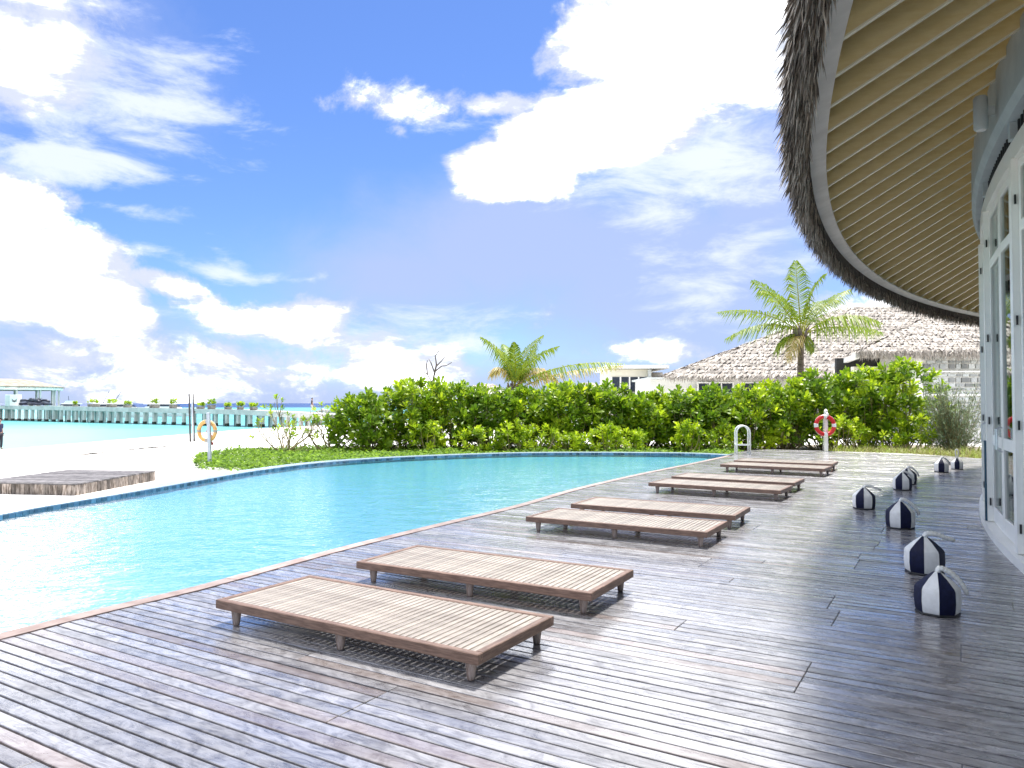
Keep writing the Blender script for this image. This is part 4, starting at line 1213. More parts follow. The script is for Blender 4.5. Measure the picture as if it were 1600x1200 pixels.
# leaf-litter soil under the hedge
M_soil = pmat('litter_soil', (0.16, 0.13, 0.09), (0.34, 0.30, 0.23), scale=2.5, rough=.95, bump=.6, bscale=9, bdist=.03)
hs = MB(); hp = [(-8.3, 23.6), (-4, 23.6), (2, 23.4), (7.0, 23.7), (9, 23.75), (12.2, 22.1), (14.2, 20.4), (17, 22), (17, 28.5), (8, 28.5), (0, 28), (-6, 27.6), (-8.3, 26)]
tri = mgeo.tessellate_polygon([[Vector((a, b, 0)) for a, b in hp]])
hs.add([(a, b, GZ + .006) for a, b in hp], [tuple(t) for t in tri])
tag(hs.build('soil', M_soil), kind='structure')
# dry grass strip at the deck end
g = np.random.default_rng(9)
gp_ = [(9.9, 22.75), (11.6, 21.9), (12.9, 20.2), (13.2, 18.9), (15.6, 20.6), (14.6, 22.6), (12, 23.9), (10.2, 24.2)]
pts = scatter_poly(gp_, 420, g); n = len(pts)
base = np.column_stack([pts, np.full(n, GZ)]); az = g.uniform(0, 6.28, n)
tuft = .5 + .5 * np.sin(pts[:, 0] * 5.3) * np.sin(pts[:, 1] * 4.1)
d = np.column_stack([np.cos(az), np.sin(az), g.uniform(.5, 2.0, n)]); u = np.column_stack([-np.cos(az), -np.sin(az), g.uniform(.5, 1, n)])
V, f3, f4, t = leaves_mesh(base, d, u, g.uniform(.2, .45, n) * (.6 + .6 * tuft), g.uniform(.04, .075, n), g.uniform(0, 1, n), 'blade')
tag(link('dry_grass', arrays_mesh('dry_grass', V, [f3, f4], t), M_grass), 'strip of yellow dry grass along the end of the deck', 'grass', kind='stuff')
# driftwood by the deck
g = np.random.default_rng(10)
dw = G(1222, 698, GZ); dr = thing('driftwood', 'tangle of dark and bleached driftwood roots at the deck end', 'driftwood', (dw.x, dw.y + .35, GZ))
for k in range(16):
    a = g.uniform(-.5, .5) + (math.pi if g.uniform() < .45 else 0)
    p0 = np.array([g.normal(0, .3), g.normal(0, .12), g.uniform(.05, .25)]); pts = [p0]
    d_ = np.array([math.cos(a), g.normal(0, .3), g.uniform(-.1, .75)])
    for j in range(5):
        d_ = unit(d_ + g.normal(0, .35, 3)); pts.append(pts[-1] + d_ * g.uniform(.12, .22)); pts[-1][2] = max(pts[-1][2], .03)
    MB().tube(pts, np.linspace(g.uniform(.03, .055), .012, 6).tolist(), 6).build('root_piece', M_drift, dr, smooth=True)

# ------------------------------------------------------------------ palms
def frond(root, p0, ctrl, tip, width, seed, mat, nl=46, droop=.95, tl=(0, .5)):
    """one feather leaf: a tapering midrib along a bent line with drooping leaflets on both sides"""
    g = np.random.default_rng(seed)
    p0, ctrl, tip = np.array(p0), np.array(ctrl), np.array(tip)
    s = np.linspace(0, 1, 14)[:, None]
    mid = (1 - s) ** 2 * p0 + 2 * s * (1 - s) * ctrl + s * s * tip
    mb_ = MB(); mb_.tube(mid.tolist(), np.linspace(.028, .005, 14).tolist(), 5, t=.9, caps=False)
    s = np.linspace(.14, .995, nl)
    c = ((1 - s) ** 2)[:, None] * p0 + (2 * s * (1 - s))[:, None] * ctrl + (s * s)[:, None] * tip
    tg = unit(2 * (1 - s)[:, None] * (ctrl - p0) + 2 * s[:, None] * (tip - ctrl))
    side = unit(np.cross(tg, [0, 0, 1.0])); upv = np.cross(side, tg)
    ln = 1.3 * width * np.clip(np.sin(np.pi * np.clip(s * .86 + .14, 0, 1)) ** .6, .2, 1)
    Vs, F3, F4, T = [], [], [], []
    for sg in (-1, 1):
        l = ln * g.uniform(.82, 1.1, nl); dv = unit(side * sg + tg * (.55 + .5 * s)[:, None] + upv * .32 + g.normal(0, .07, (nl, 3)))
        w = g.uniform(.019, .030, nl)[:, None]
        a = c; m1 = a + dv * (l * .45)[:, None]; m1[:, 2] -= l * .10 * droop
        e = a + dv * (l * .86)[:, None]; e[:, 2] -= l * .85 * droop * g.uniform(.6, 1.25, nl)
        b0, b1 = a - tg * w * .5, a + tg * w * .5
        q0, q1 = m1 - tg * w, m1 + tg * w
        V = np.stack([b0, b1, q1, q0, e], 1).reshape(-1, 3); o = (np.arange(nl) * 5)[:, None] + sum(len(v) for v in Vs)
        Vs.append(V); F4.append(o + np.array([[0, 1, 2, 3]])); F3.append(o + np.array([[3, 2, 4]])); T.append(g.uniform(tl[0], tl[1], nl))
    f4 = np.concatenate(F4); f3 = np.concatenate(F3); t = np.concatenate(T)
    nb = len(mb_.v)
    rib4 = np.array(mb_.f)
    me_ = arrays_mesh('frond', np.vstack([np.array(mb_.v), np.concatenate(Vs)]), [np.vstack([rib4, f4 + nb]), f3 + nb], np.concatenate([mb_.t, t, t]))
    return link('frond', me_, mat, root)
def palm(label, cx, cy, base_px, Y, fr, trunk_r, seed):
    crown = P(cx, cy, Y); bx = P(base_px, HOR, Y).x
    root = thing('palm_tree', label, 'palm', (bx, Y, GZ))
    g = np.random.default_rng(seed); o = np.array([bx, Y, GZ]); cr = np.array(crown) - o
    n = 40; prof = []; path = []
    for i in range(n):
        s = i / (n - 1); path.append((cr[0] * s ** 1.5, 0, cr[2] * s)); prof.append(trunk_r * (1.25 - .45 * s) * (1 + (.06 if i % 2 else -.03)))
    MB().tube(path, prof, 12).build('trunk', M_trunk, root)
    hb = MB()
    for k in range(16):          # leaf bases round the crown
        a = g.uniform(0, 6.28); p0 = cr + np.array([math.cos(a) * trunk_r * .5, math.sin(a) * trunk_r * .5, g.uniform(-.35, -.1)])
        hb.tube([p0, p0 + [math.cos(a) * .16, math.sin(a) * .16, .2], p0 + [math.cos(a) * .22, math.sin(a) * .22, .42]], [.05, .055, .03], 6)
    hb.build('leaf_bases', M_trunk, root, smooth=True)
    for i, f in enumerate(fr):
        (kx, ky), (tx, ty), dy, w, kind = f
        ctl = np.array(P(kx, ky, Y + dy * .5)) - o; tip = np.array(P(tx, ty, Y + dy)) - o
        frond(root, cr + g.normal(0, .04, 3), ctl, tip, w, seed + i, M_frondy if kind else M_frond, tl=(0, .45) if not kind else (0, .8))
    return root
palm('small palm with arching fronds behind the middle of the hedge', 805, 608, 806, 29.0, [
    ((790, 550), (752, 527), -.6, .62, 0), ((800, 560), (775, 545), .8, .55, 0), ((806, 560), (803, 535), -.5, .5, 0), ((812, 548), (848, 524), .9, .55, 0),
    ((818, 560), (872, 541), -.8, .6, 0), ((865, 560), (974, 568), -.4, .75, 0), ((870, 575), (972, 572), 1.0, .6, 1), ((790, 560), (768, 585), .4, .6, 1),
    ((835, 560), (872, 598), .6, .6, 1), ((830, 555), (860, 590), 1.4, .5, 1), ((800, 550), (786, 538), 1.5, .5, 0), ((822, 575), (835, 545), 1.2, .5, 0)], .15, 900)
palm('tall palm with a full crown in front of the thatched house', 1252, 523, 1249, 28.0, [
    ((1215, 460), (1178, 438), -.8, .75, 0), ((1200, 478), (1124, 487), -1.0, .75, 0), ((1205, 490), (1136, 528), .4, .78, 0), 
    ((1246, 450), (1243, 408), -.6, .75, 0), ((1262, 450), (1290, 428), -.2, .7, 0), ((1285, 470), (1328, 452), .8, .75, 0),
    ((1300, 480), (1374, 503), -.8, .85, 0), ((1310, 500), (1378, 520), .8, .75, 0), ((1240, 518), (1232, 566), -.6, .5, 1), ((1225, 520), (1214, 550), .5, .5, 0),
    ((1262, 525), (1270, 550), .2, .4, 0), ((1225, 455), (1190, 455), 1.2, .7, 0), ((1262, 462), (1310, 470), 1.6, .7, 0)], .125, 950)

# ================================================================== BUILDINGS BEHIND
def thatch_face(root, a, b, c, d, rows, seed, name='thatch', jag=.28, dens=13.0, lift=.035):
    """courses of ragged palm thatch on the roof face a-b (eave) to d-c (ridge)"""
    g = np.random.default_rng(seed)
    a, b, c, d = (np.array(v, float) for v in (a, b, c, d))
    nrm = np.cross(b - a, d - a); nrm /= np.linalg.norm(nrm)
    if nrm[2] < 0: nrm = -nrm
    Bs, Ds, Us, Ls, Ts = [], [], [], [], []
    slope = np.linalg.norm((d + c) / 2 - (a + b) / 2); rh = slope / rows
    for r_ in range(rows):
        v = min(1.0, (r_ + 1.15) / rows)
        e0, e1 = a + (d - a) * v, b + (c - b) * v
        wid = np.linalg.norm(e1 - e0); n = max(4, int(wid * dens))
        sp_ = (np.arange(n) + g.uniform(0, 1, n)) / n
        base = e0 + (e1 - e0) * sp_[:, None] + nrm * .02
        dn_ = unit((a - d) * .5 + (b - c) * .5)
        Bs.append(base + dn_ * g.normal(0, .08 * rh, n)[:, None]); Ds.append(np.tile(dn_, (n, 1)) + nrm * (lift / rh) * g.uniform(.3, 1.5, n)[:, None] + g.normal(0, .05, (n, 3)))
        Us.append(np.tile(nrm, (n, 1)) + g.normal(0, .12, (n, 3))); Ls.append(rh * g.uniform(1.15, 1.75, n)); Ts.append(np.clip(g.normal(.5, .3, n) + .2 * np.sin(sp_ * wid * 1.1 + r_ * 2.3), 0, 1))
    n = sum(len(x) for x in Ls)
    V, f3, f4, t = leaves_mesh(np.concatenate(Bs), np.concatenate(Ds), np.concatenate(Us), np.concatenate(Ls), g.uniform(.35, .65, n), np.concatenate(Ts), 'blade')
    return tag(link(name, arrays_mesh(name, V, [f3, f4], t), M_thatchlt, root), kind='stuff')
def eave_strands(root, a, b, n, ln, seed, mat=None):
    g = np.random.default_rng(seed); a, b = np.array(a, float), np.array(b, float)
    s = g.uniform(0, 1, n)[:, None]; base = a + (b - a) * s + g.normal(0, .05, (n, 3))
    d = np.column_stack([g.normal(0, .2, n), g.normal(-.1, .25, n), -np.ones(n)]); u = np.column_stack([g.normal(0, .4, n), -np.ones(n), g.normal(0, .2, n)])
    V, f3, f4, t = leaves_mesh(base, d, u, g.uniform(.5, 1, n) * ln, np.full(n, .07), g.uniform(0, 1, n), 'blade')
    return tag(link('eave_fringe', arrays_mesh('eave_fringe', V, [f3, f4], t), mat or M_thatchlt, root), kind='stuff')
def casement(root, x0, x1, z0, z1, y, nx, parent_name='window'):
    """white window with nx lights, set in a wall that faces -Y"""
    w = MB(); ft = .07
    w.box(((x0 + x1) / 2, y - .04, z0 + ft / 2), (x1 - x0, .10, ft)).box(((x0 + x1) / 2, y - .04, z1 - ft / 2), (x1 - x0, .10, ft))
    for i in range(nx + 1):
        xx = x0 + ft / 2 + (x1 - x0 - ft) * i / nx
        w.box((xx, y - .04, (z0 + z1) / 2), (ft, .098, z1 - z0 - 2 * ft - .004))
    zm = z0 + (z1 - z0) * .52
    for i in range(nx):
        xa = x0 + ft + (x1 - x0 - ft) * i / nx; xb = x0 + (x1 - x0 - ft) * (i + 1) / nx
        w.box(((xa + xb) / 2, y - .04, zm), (xb - xa - .004, .08, .05))
    wo = w.build('window', M_white, root)
    for i in range(nx):
        xa = x0 + ft + (x1 - x0 - ft) * i / nx; xb = x0 + (x1 - x0 - ft) * (i + 1) / nx
        for (za, zb_) in ((z0 + ft, zm - .025), (zm + .025, z1 - ft)):
            MB().box(((xa + xb) / 2, y - .03, (za + zb_) / 2), (xb - xa - .004, .01, zb_ - za - .004)).build('pane', M_boatdk, wo)
    return wo
# --- long thatched house
Yh = 40.0
E0 = P(1041, 590, Yh); eL = Vector((E0.x, Yh, E0.z))
th = thing('thatched_house', 'long white house with a big sun-bleached thatched roof behind the tall palm', 'house', (eL.x + 8, Yh + .9, GZ))
o_ = th.location.copy()
def TL(v): return (v[0] - o_.x, v[1] - o_.y, v[2] - o_.z)
ez = eL.z; xr = eL.x + 20
rl = P(1322, 480, 46.8); rr_ = Vector((xr - 2, 46.8, rl.z))
A, B_, C_, D_2 = TL((eL.x, Yh, ez)), TL((xr, Yh, ez)), TL(rr_), TL(rl)
rf = MB().add([A, B_, C_, D_2, TL((eL.x + 1, 54, ez)), TL((xr, 54, ez))], [(0, 1, 2, 3), (0, 3, 4), (3, 2, 5, 4), (1, 5, 2), (0, 4, 5, 1)], .5).build('roof', M_thatchlt, th)
thatch_face(rf, A, B_, C_, D_2, 24, 41, lift=.07)
thatch_face(rf, TL((eL.x + 1, 54, ez)), A, D_2, D_2, 26, 42, 'side_thatch', dens=5)
eave_strands(rf, TL((eL.x, Yh - .02, ez + .05)), TL((xr, Yh - .02, ez + .05)), 1500, .34, 43)
wy = 0.0
wx0, wx1 = eL.x + 2.9 - o_.x, xr - .5 - o_.x
MB().box(((wx0 + wx1) / 2, 3.0, (ez - GZ) / 2 + .02), (wx1 - wx0, 6.0, ez - GZ)).build('wall', M_wall, th)
for (pa, pb, nx) in ((1089, 1146, 3), (1160, 1216, 3), (1232, 1288, 3)):
    xa, xb = P(pa, 600, Yh + .9).x - o_.x, P(pb, 600, Yh + .9).x - o_.x
    za = P(0, 641, Yh + .9).z - GZ; zb_ = P(0, 597, Yh + .9).z - GZ
    casement(th, xa, xb, za, zb_, 0, nx)
# lower wing at its left, with a flat eave
xa, xb = P(1016, 0, Yh + .6).x - o_.x, wx0 - .005
zt = P(0, 592, Yh).z - GZ
MB().box(((xa + xb) / 2, 2.8, zt / 2), (xb - xa, 5.0, zt)).build('side_wing', M_wall, th)
MB().box(((xa + xb) / 2 - .1, 2.6, zt + .06), (xb - xa + .2, 5.5, .11)).build('wing_roof', M_conc, th)
# --- second thatched building, nearer the pavilion
Y2 = 31.0
k0_ = P(1342, 551, Y2); kz = k0_.z
t2 = thing('thatched_annex', 'smaller thatched building with a patterned block screen beside the pavilion', 'building', (k0_.x + 3, Y2 + .7, GZ))
o2 = t2.location.copy()
def T2(v): return (v[0] - o2.x, v[1] - o2.y, v[2] - o2.z)
far_k = P(1301, 573, 39.8); far_k.z = kz
apx = P(1440, 500, Y2 + 4.0)
A, B_, C_, D_2 = T2(k0_), T2((k0_.x + 9, Y2, kz)), T2((k0_.x + 9, Y2 + 4.0, apx.z)), T2(apx)
rf2 = MB().add([A, B_, C_, D_2, T2(far_k), T2((k0_.x + 10, 39.8, kz))], [(0, 1, 2, 3), (0, 3, 4), (3, 2, 5, 4), (0, 4, 5, 1)], .5).build('roof', M_thatchlt, t2)
thatch_face(rf2, A, B_, C_, D_2, 15, 51, dens=13, lift=.05)
thatch_face(rf2, T2(far_k), A, D_2, D_2, 15, 52, 'side_thatch', dens=5)
eave_strands(rf2, T2((k0_.x - .05, Y2 - .03, kz + .05)), T2((k0_.x + 9, Y2 - .03, kz + .05)), 1500, .42, 53)
fd = (far_k - k0_)
MB().hexa([T2(k0_ + Vector((-.10, .1, -.22))), T2(k0_ + Vector((.10, .1, -.22))), T2(far_k + Vector((.10, 0, -.22))), T2(far_k + Vector((-.10, 0, -.22))),
           T2(k0_ + Vector((-.10, .1, -.03))), T2(k0_ + Vector((.10, .1, -.03))), T2(far_k + Vector((.10, 0, -.03))), T2(far_k + Vector((-.10, 0, -.03)))]).build('barge_board', M_white, rf2)
x0_, x1_ = P(1436, 0, Y2 + .7).x - o2.x, k0_.x + 8.5 - o2.x
hz2 = kz - GZ
MB().box(((x0_ + x1_) / 2, 2.2, hz2 / 2), (x1_ - x0_, 4.0, hz2 + .1)).build('wall', M_wall, t2)
MB().box((x0_ - .18, .25, hz2 / 2), (.30, .3, hz2 + .12)).build('corner_post', M_white, t2)
xb0 = P(1338, 0, Y2 + 1.5).x - o2.x
MB().box(((xb0 + x0_) / 2 - .2, 1.5, hz2 - .62), (x0_ - xb0 - .3, .3, .28)).build('beam', M_wallcr, t2)
MB().box(((xb0 + x0_) / 2 - .2, 3.2, hz2 / 2), (x0_ - xb0 - .3, .2, hz2)).build('recess_wall', M_dark, t2)
g = np.random.default_rng(61)
# patterned screen: staggered raised blocks of two sizes, two rails
sx0, sx1 = x0_ + .05, x0_ + 3.0
z_ = .55; row = 0
while z_ < hz2 - .12:
    hh_ = [.13, .20, .09][row % 3]; xx = sx0 + (.0 if row % 2 else .15)
    while xx < sx1:
        ww = [.18, .34, .24][int(g.integers(0, 3))]
        if xx + ww < sx1: MB().box((xx + ww / 2, .17, z_ + hh_ / 2), (ww, .06, hh_), t=g.uniform()).build('screen_block', M_screen, t2)
        xx += ww + .06
    z_ += hh_ + .055; row += 1
for zr in (hz2 - .75, hz2 - 1.75): MB().box(((sx0 + sx1) / 2, .13, zr), (sx1 - sx0, .05, .07)).build('screen_rail', M_white, t2)
# --- flat roofed cream house
Y3 = 47.0
fh_ = P(990, 600, Y3); f = thing('flat_roofed_house', 'cream box shaped house with a thin flat roof behind the hedge', 'house', (fh_.x, Y3, GZ))
def fx(px): return P(px, 0, Y3).x - fh_.x
def fz(py): return P(800, py, Y3).z - GZ
MB().box(((fx(950) + fx(1014)) / 2, 2.5, fz(577) / 2), (fx(1014) - fx(950), 5, fz(577))).build('wall', M_wallcr, f)
MB().box(((fx(1014) + fx(1040)) / 2 + .02, 3.6, fz(580) / 2), (fx(1040) - fx(1014), 4, fz(580))).build('side_wall', M_wall, f)
MB().box(((fx(944) + fx(1040)) / 2, 2.6, fz(573.5)), (fx(1040) - fx(944), 6.2, .22)).build('flat_roof', M_white, f)
wn = MB().box(((fx(953) + fx(1009)) / 2, -.02, (fz(589) + fz(612)) / 2), (fx(1009) - fx(953), .06, fz(589) - fz(612))).build('window', M_boatdk, f)
for px in (953, 967, 981, 995, 1009): MB().box((fx(px), -.05, (fz(589) + fz(612)) / 2), (.09, .08, fz(589) - fz(612))).build('mullion', M_white, wn)
MB().box((fx(1011.5), -.12, fz(577) / 2), (.2, .2, fz(577) - .02)).build('column', M_conc, f)
# --- two far cottages whose roofs just show over the hedge
for (pa, pm, pb, top, lab) in ((726, 758, 792, 598.5, 'far pale thatched roof showing left of the small palm'), (896, 922, 948, 596.5, 'far pale thatched roof showing between palm fronds and cream house')):
    Yc = 66.0; cx_ = P(pm, 0, Yc).x; c_ = thing('far_cottage', lab, 'cottage', (cx_, Yc, GZ), 0, 'far cottages behind the hedge')
    w2 = P(pb, 0, Yc).x - cx_; zt = P(0, top, Yc).z - GZ; ze = P(0, 609, Yc).z - GZ
    ap = (0, 3, zt); ro = MB()
    v = [(-w2, 0, ze), (w2, 0, ze), (w2, 6, ze), (-w2, 6, ze), (-w2 * .35, 3, zt), (w2 * .35, 3, zt)]
    ro.add(v, [(0, 1, 5, 4), (1, 2, 5), (2, 3, 4, 5), (3, 0, 4), (3, 2, 1, 0)], .5).build('roof', M_thatchlt, c_)
    thatch_face(c_, v[0], v[1], v[5], v[4], 7, int(pm), dens=4)
    MB().box((0, 3, ze / 2), (w2 * 1.7, 5, ze)).build('wall', M_wall, c_)

# ================================================================== JETTY, BOATS
JA, JB = Vector((-110, 137, 1.20)), Vector((-18.6, 78.5, 0.32))
jd = (JB - JA); jl = jd.length; jn = Vector((jd.y, -jd.x, 0)).normalized()     # towards the camera
if jn.y > 0: jn = -jn
jet = thing('jetty', 'long pale jetty on many white piles crossing the lagoon', 'jetty', (JB.x, JB.y, SEA_Z))
jo = jet.location.copy()
def JZ(s):      # deck height along the jetty
    return float(np.interp(s, [0, .31, .53, .88, 1.0], [1.12, 1.05, .95, .66, .30]))
def JP(s, off=0.0, z=None):
    p_ = JA + jd * s + jn * off
    return Vector((p_.x - jo.x, p_.y - jo.y, (JZ(s) if z is None else z) - jo.z))
wj = 1.5
def jbeam(name, mat, offa, offb, za, zb_):
    m = MB(); N = 40
    for i in range(N):
        s0, s1 = i / N, (i + 1) / N
        pts = []
        for dz in (za, zb_):
            for (s, o2_) in ((s0, offa), (s1, offa), (s1, offb), (s0, offb)):
                q_ = JP(s, o2_); pts.append((q_.x, q_.y, q_.z + dz))
        m.hexa(pts)
    return m.build(name, mat, jet)
jbeam('deck_slab', M_conc, -wj, wj, -.10, 0)
jbeam('edge_beam', M_pile, wj - .05, wj + .12, -.52, .06)
jbeam('rear_beam', M_pile, -wj - .12, -wj + .05, -.52, .03)
npile = 52
for k in range(npile):
    s = .02 + .965 * k / (npile - 1)
    for off in (wj - .12, -wj + .12):
        q_ = JP(s, off)
        zg = float(ground_z(q_.x + jo.x, q_.y + jo.y))
        pl = MB().box((0, 0, (q_.z - .35) / 2 - .3), (.34, .34, q_.z - .1 + .6), math.atan2(jd.y, jd.x)).build('pile', M_pile, jet, loc=(q_.x, q_.y, 0))
        if off > 0 and zg < SEA_Z: MB().box((0, 0, .12), (.37, .37, .42), math.atan2(jd.y, jd.x)).build('weed_band', M_piledk, pl)
# planters on the jetty
def jetty_px(px):
    """parameter along the jetty seen at image column px"""
    r_ = ray(px, 630); best = min(np.linspace(0, 1, 4000), key=lambda s: abs((JA + jd * s).x * r_.y - (JA + jd * s).y * r_.x))
    return best
pl_lab = ['small planter with one clump of leaves next to the round jetty shelter', 'wide planter spilling green leaves, second from the jetty shelter', 'planter with a tall round plant, third from the jetty shelter', 'low planter with a thin sprig, fourth from the jetty shelter',
          'planter with a windblown sprig, fifth from the jetty shelter', 'planter with an open leafy sprig just left of the twin poles', 'planter with pale green leaves just right of the twin poles', 'dark planter with a spiky plant above the faded lifebuoy',
          'planter with low grass right of the spiky plant', 'planter with a round tuft, third right of the twin poles', 'rightmost planter on the jetty, before the twiggy bush']
for i, (px, wpx, hpx) in enumerate([(113, 9, 7), (142, 20, 11), (170, 17, 12), (195, 14, 9), (237, 17, 14), (266, 13, 14), (309, 14, 9), (326, 14, 15), (352, 13, 9), (371, 12, 11), (392, 14, 10)]):
    s = jetty_px(px); q_ = JP(s, -.4) + jo; sc = q_.y / FPX; g = np.random.default_rng(300 + i)
    w = wpx * sc; h = hpx * sc
    ro = thing('planter', pl_lab[i], 'planter', q_, 0, 'planters along the jetty')
    MB().lathe([(w * .30, 0), (w * .42, .03), (w * .46, h * .40), (w * .43, h * .43), (w * .38, h * .40)], 12).build('pot', M_pot, ro, smooth=True)
    n = 34; th_ = g.uniform(0, 6.28, n); tips = np.stack([np.cos(th_) * w * .42 * g.uniform(.2, 1, n), np.sin(th_) * w * .42 * g.uniform(.2, 1, n), h * g.uniform(.5, .95, n)], 1)
    B, D_, U, LLn, WWn, T_ = rosettes(tips, np.stack([np.cos(th_) * .5, np.sin(th_) * .5, np.ones(n)], 1), 7, np.full(n, .32), g)
    V, f3, f4, t = leaves_mesh(B, D_, U, LLn, WWn, T_)
    link('foliage', arrays_mesh('foliage', V, [f3, f4], t), M_leaf, ro)
# round shelter at the end of the jetty
sp = jetty_px(4); sq = JP(sp, 0) + jo; sq = Vector((ray(4, 630).x / ray(4, 630).y * (sq.y + 3), sq.y + 3, sq.z)); ssc = sq.y / FPX
shz = sq.z
sh = thing('jetty_shelter', 'round open shelter with a thin grey thatched roof on the jetty', 'shelter', sq)
rr0 = (104 - 4) * ssc / 1.2
ze = CAM_H + (HOR - 604.5) * ssc - shz; ztop = CAM_H + (HOR - 592) * ssc - shz
M_thg = pmat('grey_thatch', (0.26, 0.22, 0.17), (0.40, 0.35, 0.29), scale=1.5, rough=.9, tintk=.3, bump=.5, bscale=5, bdist=.1)
MB().lathe([(rr0 * .99, ze - .12), (rr0, ze), (rr0 * .96, ze + .12), (rr0 * .8, ze + .42), (rr0 * .5, ztop - .2), (rr0 * .2, ztop), (0.01, ztop + .02)], 40).build('roof', M_thg, sh)
MB().lathe([(rr0 * .95, ze - .55), (rr0 * .97, ze - .55), (rr0 * .97, ze - .1), (rr0 * .95, ze - .1)], 40, cap=False).build('ring_beam', M_white, sh)
g = np.random.default_rng(71); n = 700; a_ = g.uniform(0, 6.28, n)
bs = np.stack([np.cos(a_) * rr0 * .985, np.sin(a_) * rr0 * .985, np.full(n, ze + .05)], 1)
V, f3, f4, t = leaves_mesh(bs, np.stack([np.cos(a_) * .4, np.sin(a_) * .4, -np.ones(n)], 1) + g.normal(0, .2, (n, 3)), np.stack([np.cos(a_), np.sin(a_), np.zeros(n)], 1), g.uniform(.25, .5, n), np.full(n, .12), g.uniform(0, 1, n), 'blade')
tag(link('eave_fringe', arrays_mesh('eave_fringe', V, [f3, f4], t), M_thg, sh), kind='stuff')
for k in range(14):
    a = 2 * math.pi * (k + .35) / 14
    MB().box((0, 0, ze / 2), (.26, .26, ze), a).build('column', M_conc, sh, loc=(math.cos(a) * rr0 * .90, math.sin(a) * rr0 * .90, 0))
MB().lathe([(rr0 * .98, -.45), (rr0 * .98, 0.0)], 40).build('platform', M_conc, sh)
for k in range(22):
    a = 2 * math.pi * k / 22
    MB().box((0, 0, (SEA_Z - shz) / 2 - .5), (.36, .36, shz - SEA_Z), a).build('pile', M_pile, sh, loc=(math.cos(a) * rr0 * .92, math.sin(a) * rr0 * .92, 0))
# counter and covered watercraft under it
def on_shelter(px, dy): 
    r_ = ray(px, 630); Y = sq.y + dy; return Vector((r_.x / r_.y * Y, Y, shz))
cq = on_shelter(21, -7); cw = 20 * cq.y / FPX
co_ = thing('service_counter', 'pale box shaped counter with a dark wing emblem under the jetty shelter', 'counter', cq)
MB().bbox((0, 0, .85), (cw, .9, 1.7), .03).build('body', M_white, co_)
MB().box((-cw * .30, -.455, .85), (cw * .36, .02, 1.6)).build('side_panel', M_conc, co_)
em = MB()
for sgn in (-1, 1):
    for j in range(3):
        em.add([(cw * .22, -.47, .78 - j * .08), (cw * .22 + sgn * .42, -.47, 1.12 - j * .17), (cw * .22 + sgn * .36, -.47, .98 - j * .15), (cw * .22, -.47, .70 - j * .08)], [(0, 1, 2, 3)])
em.build('emblem', M_dkpole, co_)
def watercraft(loc, rz, label):
    w = thing('watercraft', label, 'watercraft', loc, rz, 'watercraft parked under the shelter')
    secs = [(-1.5, .42, .35), (-.8, .55, .5), (.2, .55, .62), (1.0, .40, .70), (1.55, .05, .72)]
    vs, fs = [], []
    for (x, hw, dk) in secs: vs += [(x, -hw * .55, .12 if x < 1.2 else .5), (x, -hw, dk * .75), (x, -hw * .5, dk), (x, hw * .5, dk), (x, hw, dk * .75), (x, hw * .55, .12 if x < 1.2 else .5)]
    for i in range(4):
        for k in range(6): fs.append((i * 6 + k, i * 6 + (k + 1) % 6, i * 6 + 6 + (k + 1) % 6, i * 6 + 6 + k))
    fs += [(5, 4, 3, 2, 1, 0), (24, 25, 26, 27, 28, 29)]
    MB().add(vs, fs).build('hull', M_jet, w)
    MB().tube([(-1.3, 0, .62), (-.7, 0, .82), (-.1, 0, .84), (.2, 0, .75)], [.16, .2, .19, .12], 8).build('seat', M_jet, w, smooth=True)
    MB().tube([(.2, 0, .7), (.55, 0, 1.0), (.75, 0, .95), (1.2, 0, .75)], [.2, .24, .2, .1], 8).build('cowl', M_boatdk, w, smooth=True)
    MB().tube([(.35, -.38, 1.12), (.5, 0, 1.08), (.35, .38, 1.12)], .03, 6).build('handlebar', M_black, w)
    for x in (-.8, .7): MB().box((x, 0, .06), (.12, .8, .12)).build('cradle', M_conc, w)
for px, dy, rz, lab in ((42, -6.5, 20, 'dark jet-ski shaped watercraft right beside the white counter'), (53, -7.5, 160, 'dark jet-ski shaped watercraft in the middle of the row'), (66, -6.8, 170, 'dark jet-ski shaped watercraft at the right end of the row')):
    watercraft(on_shelter(px, dy), R(rz), lab)
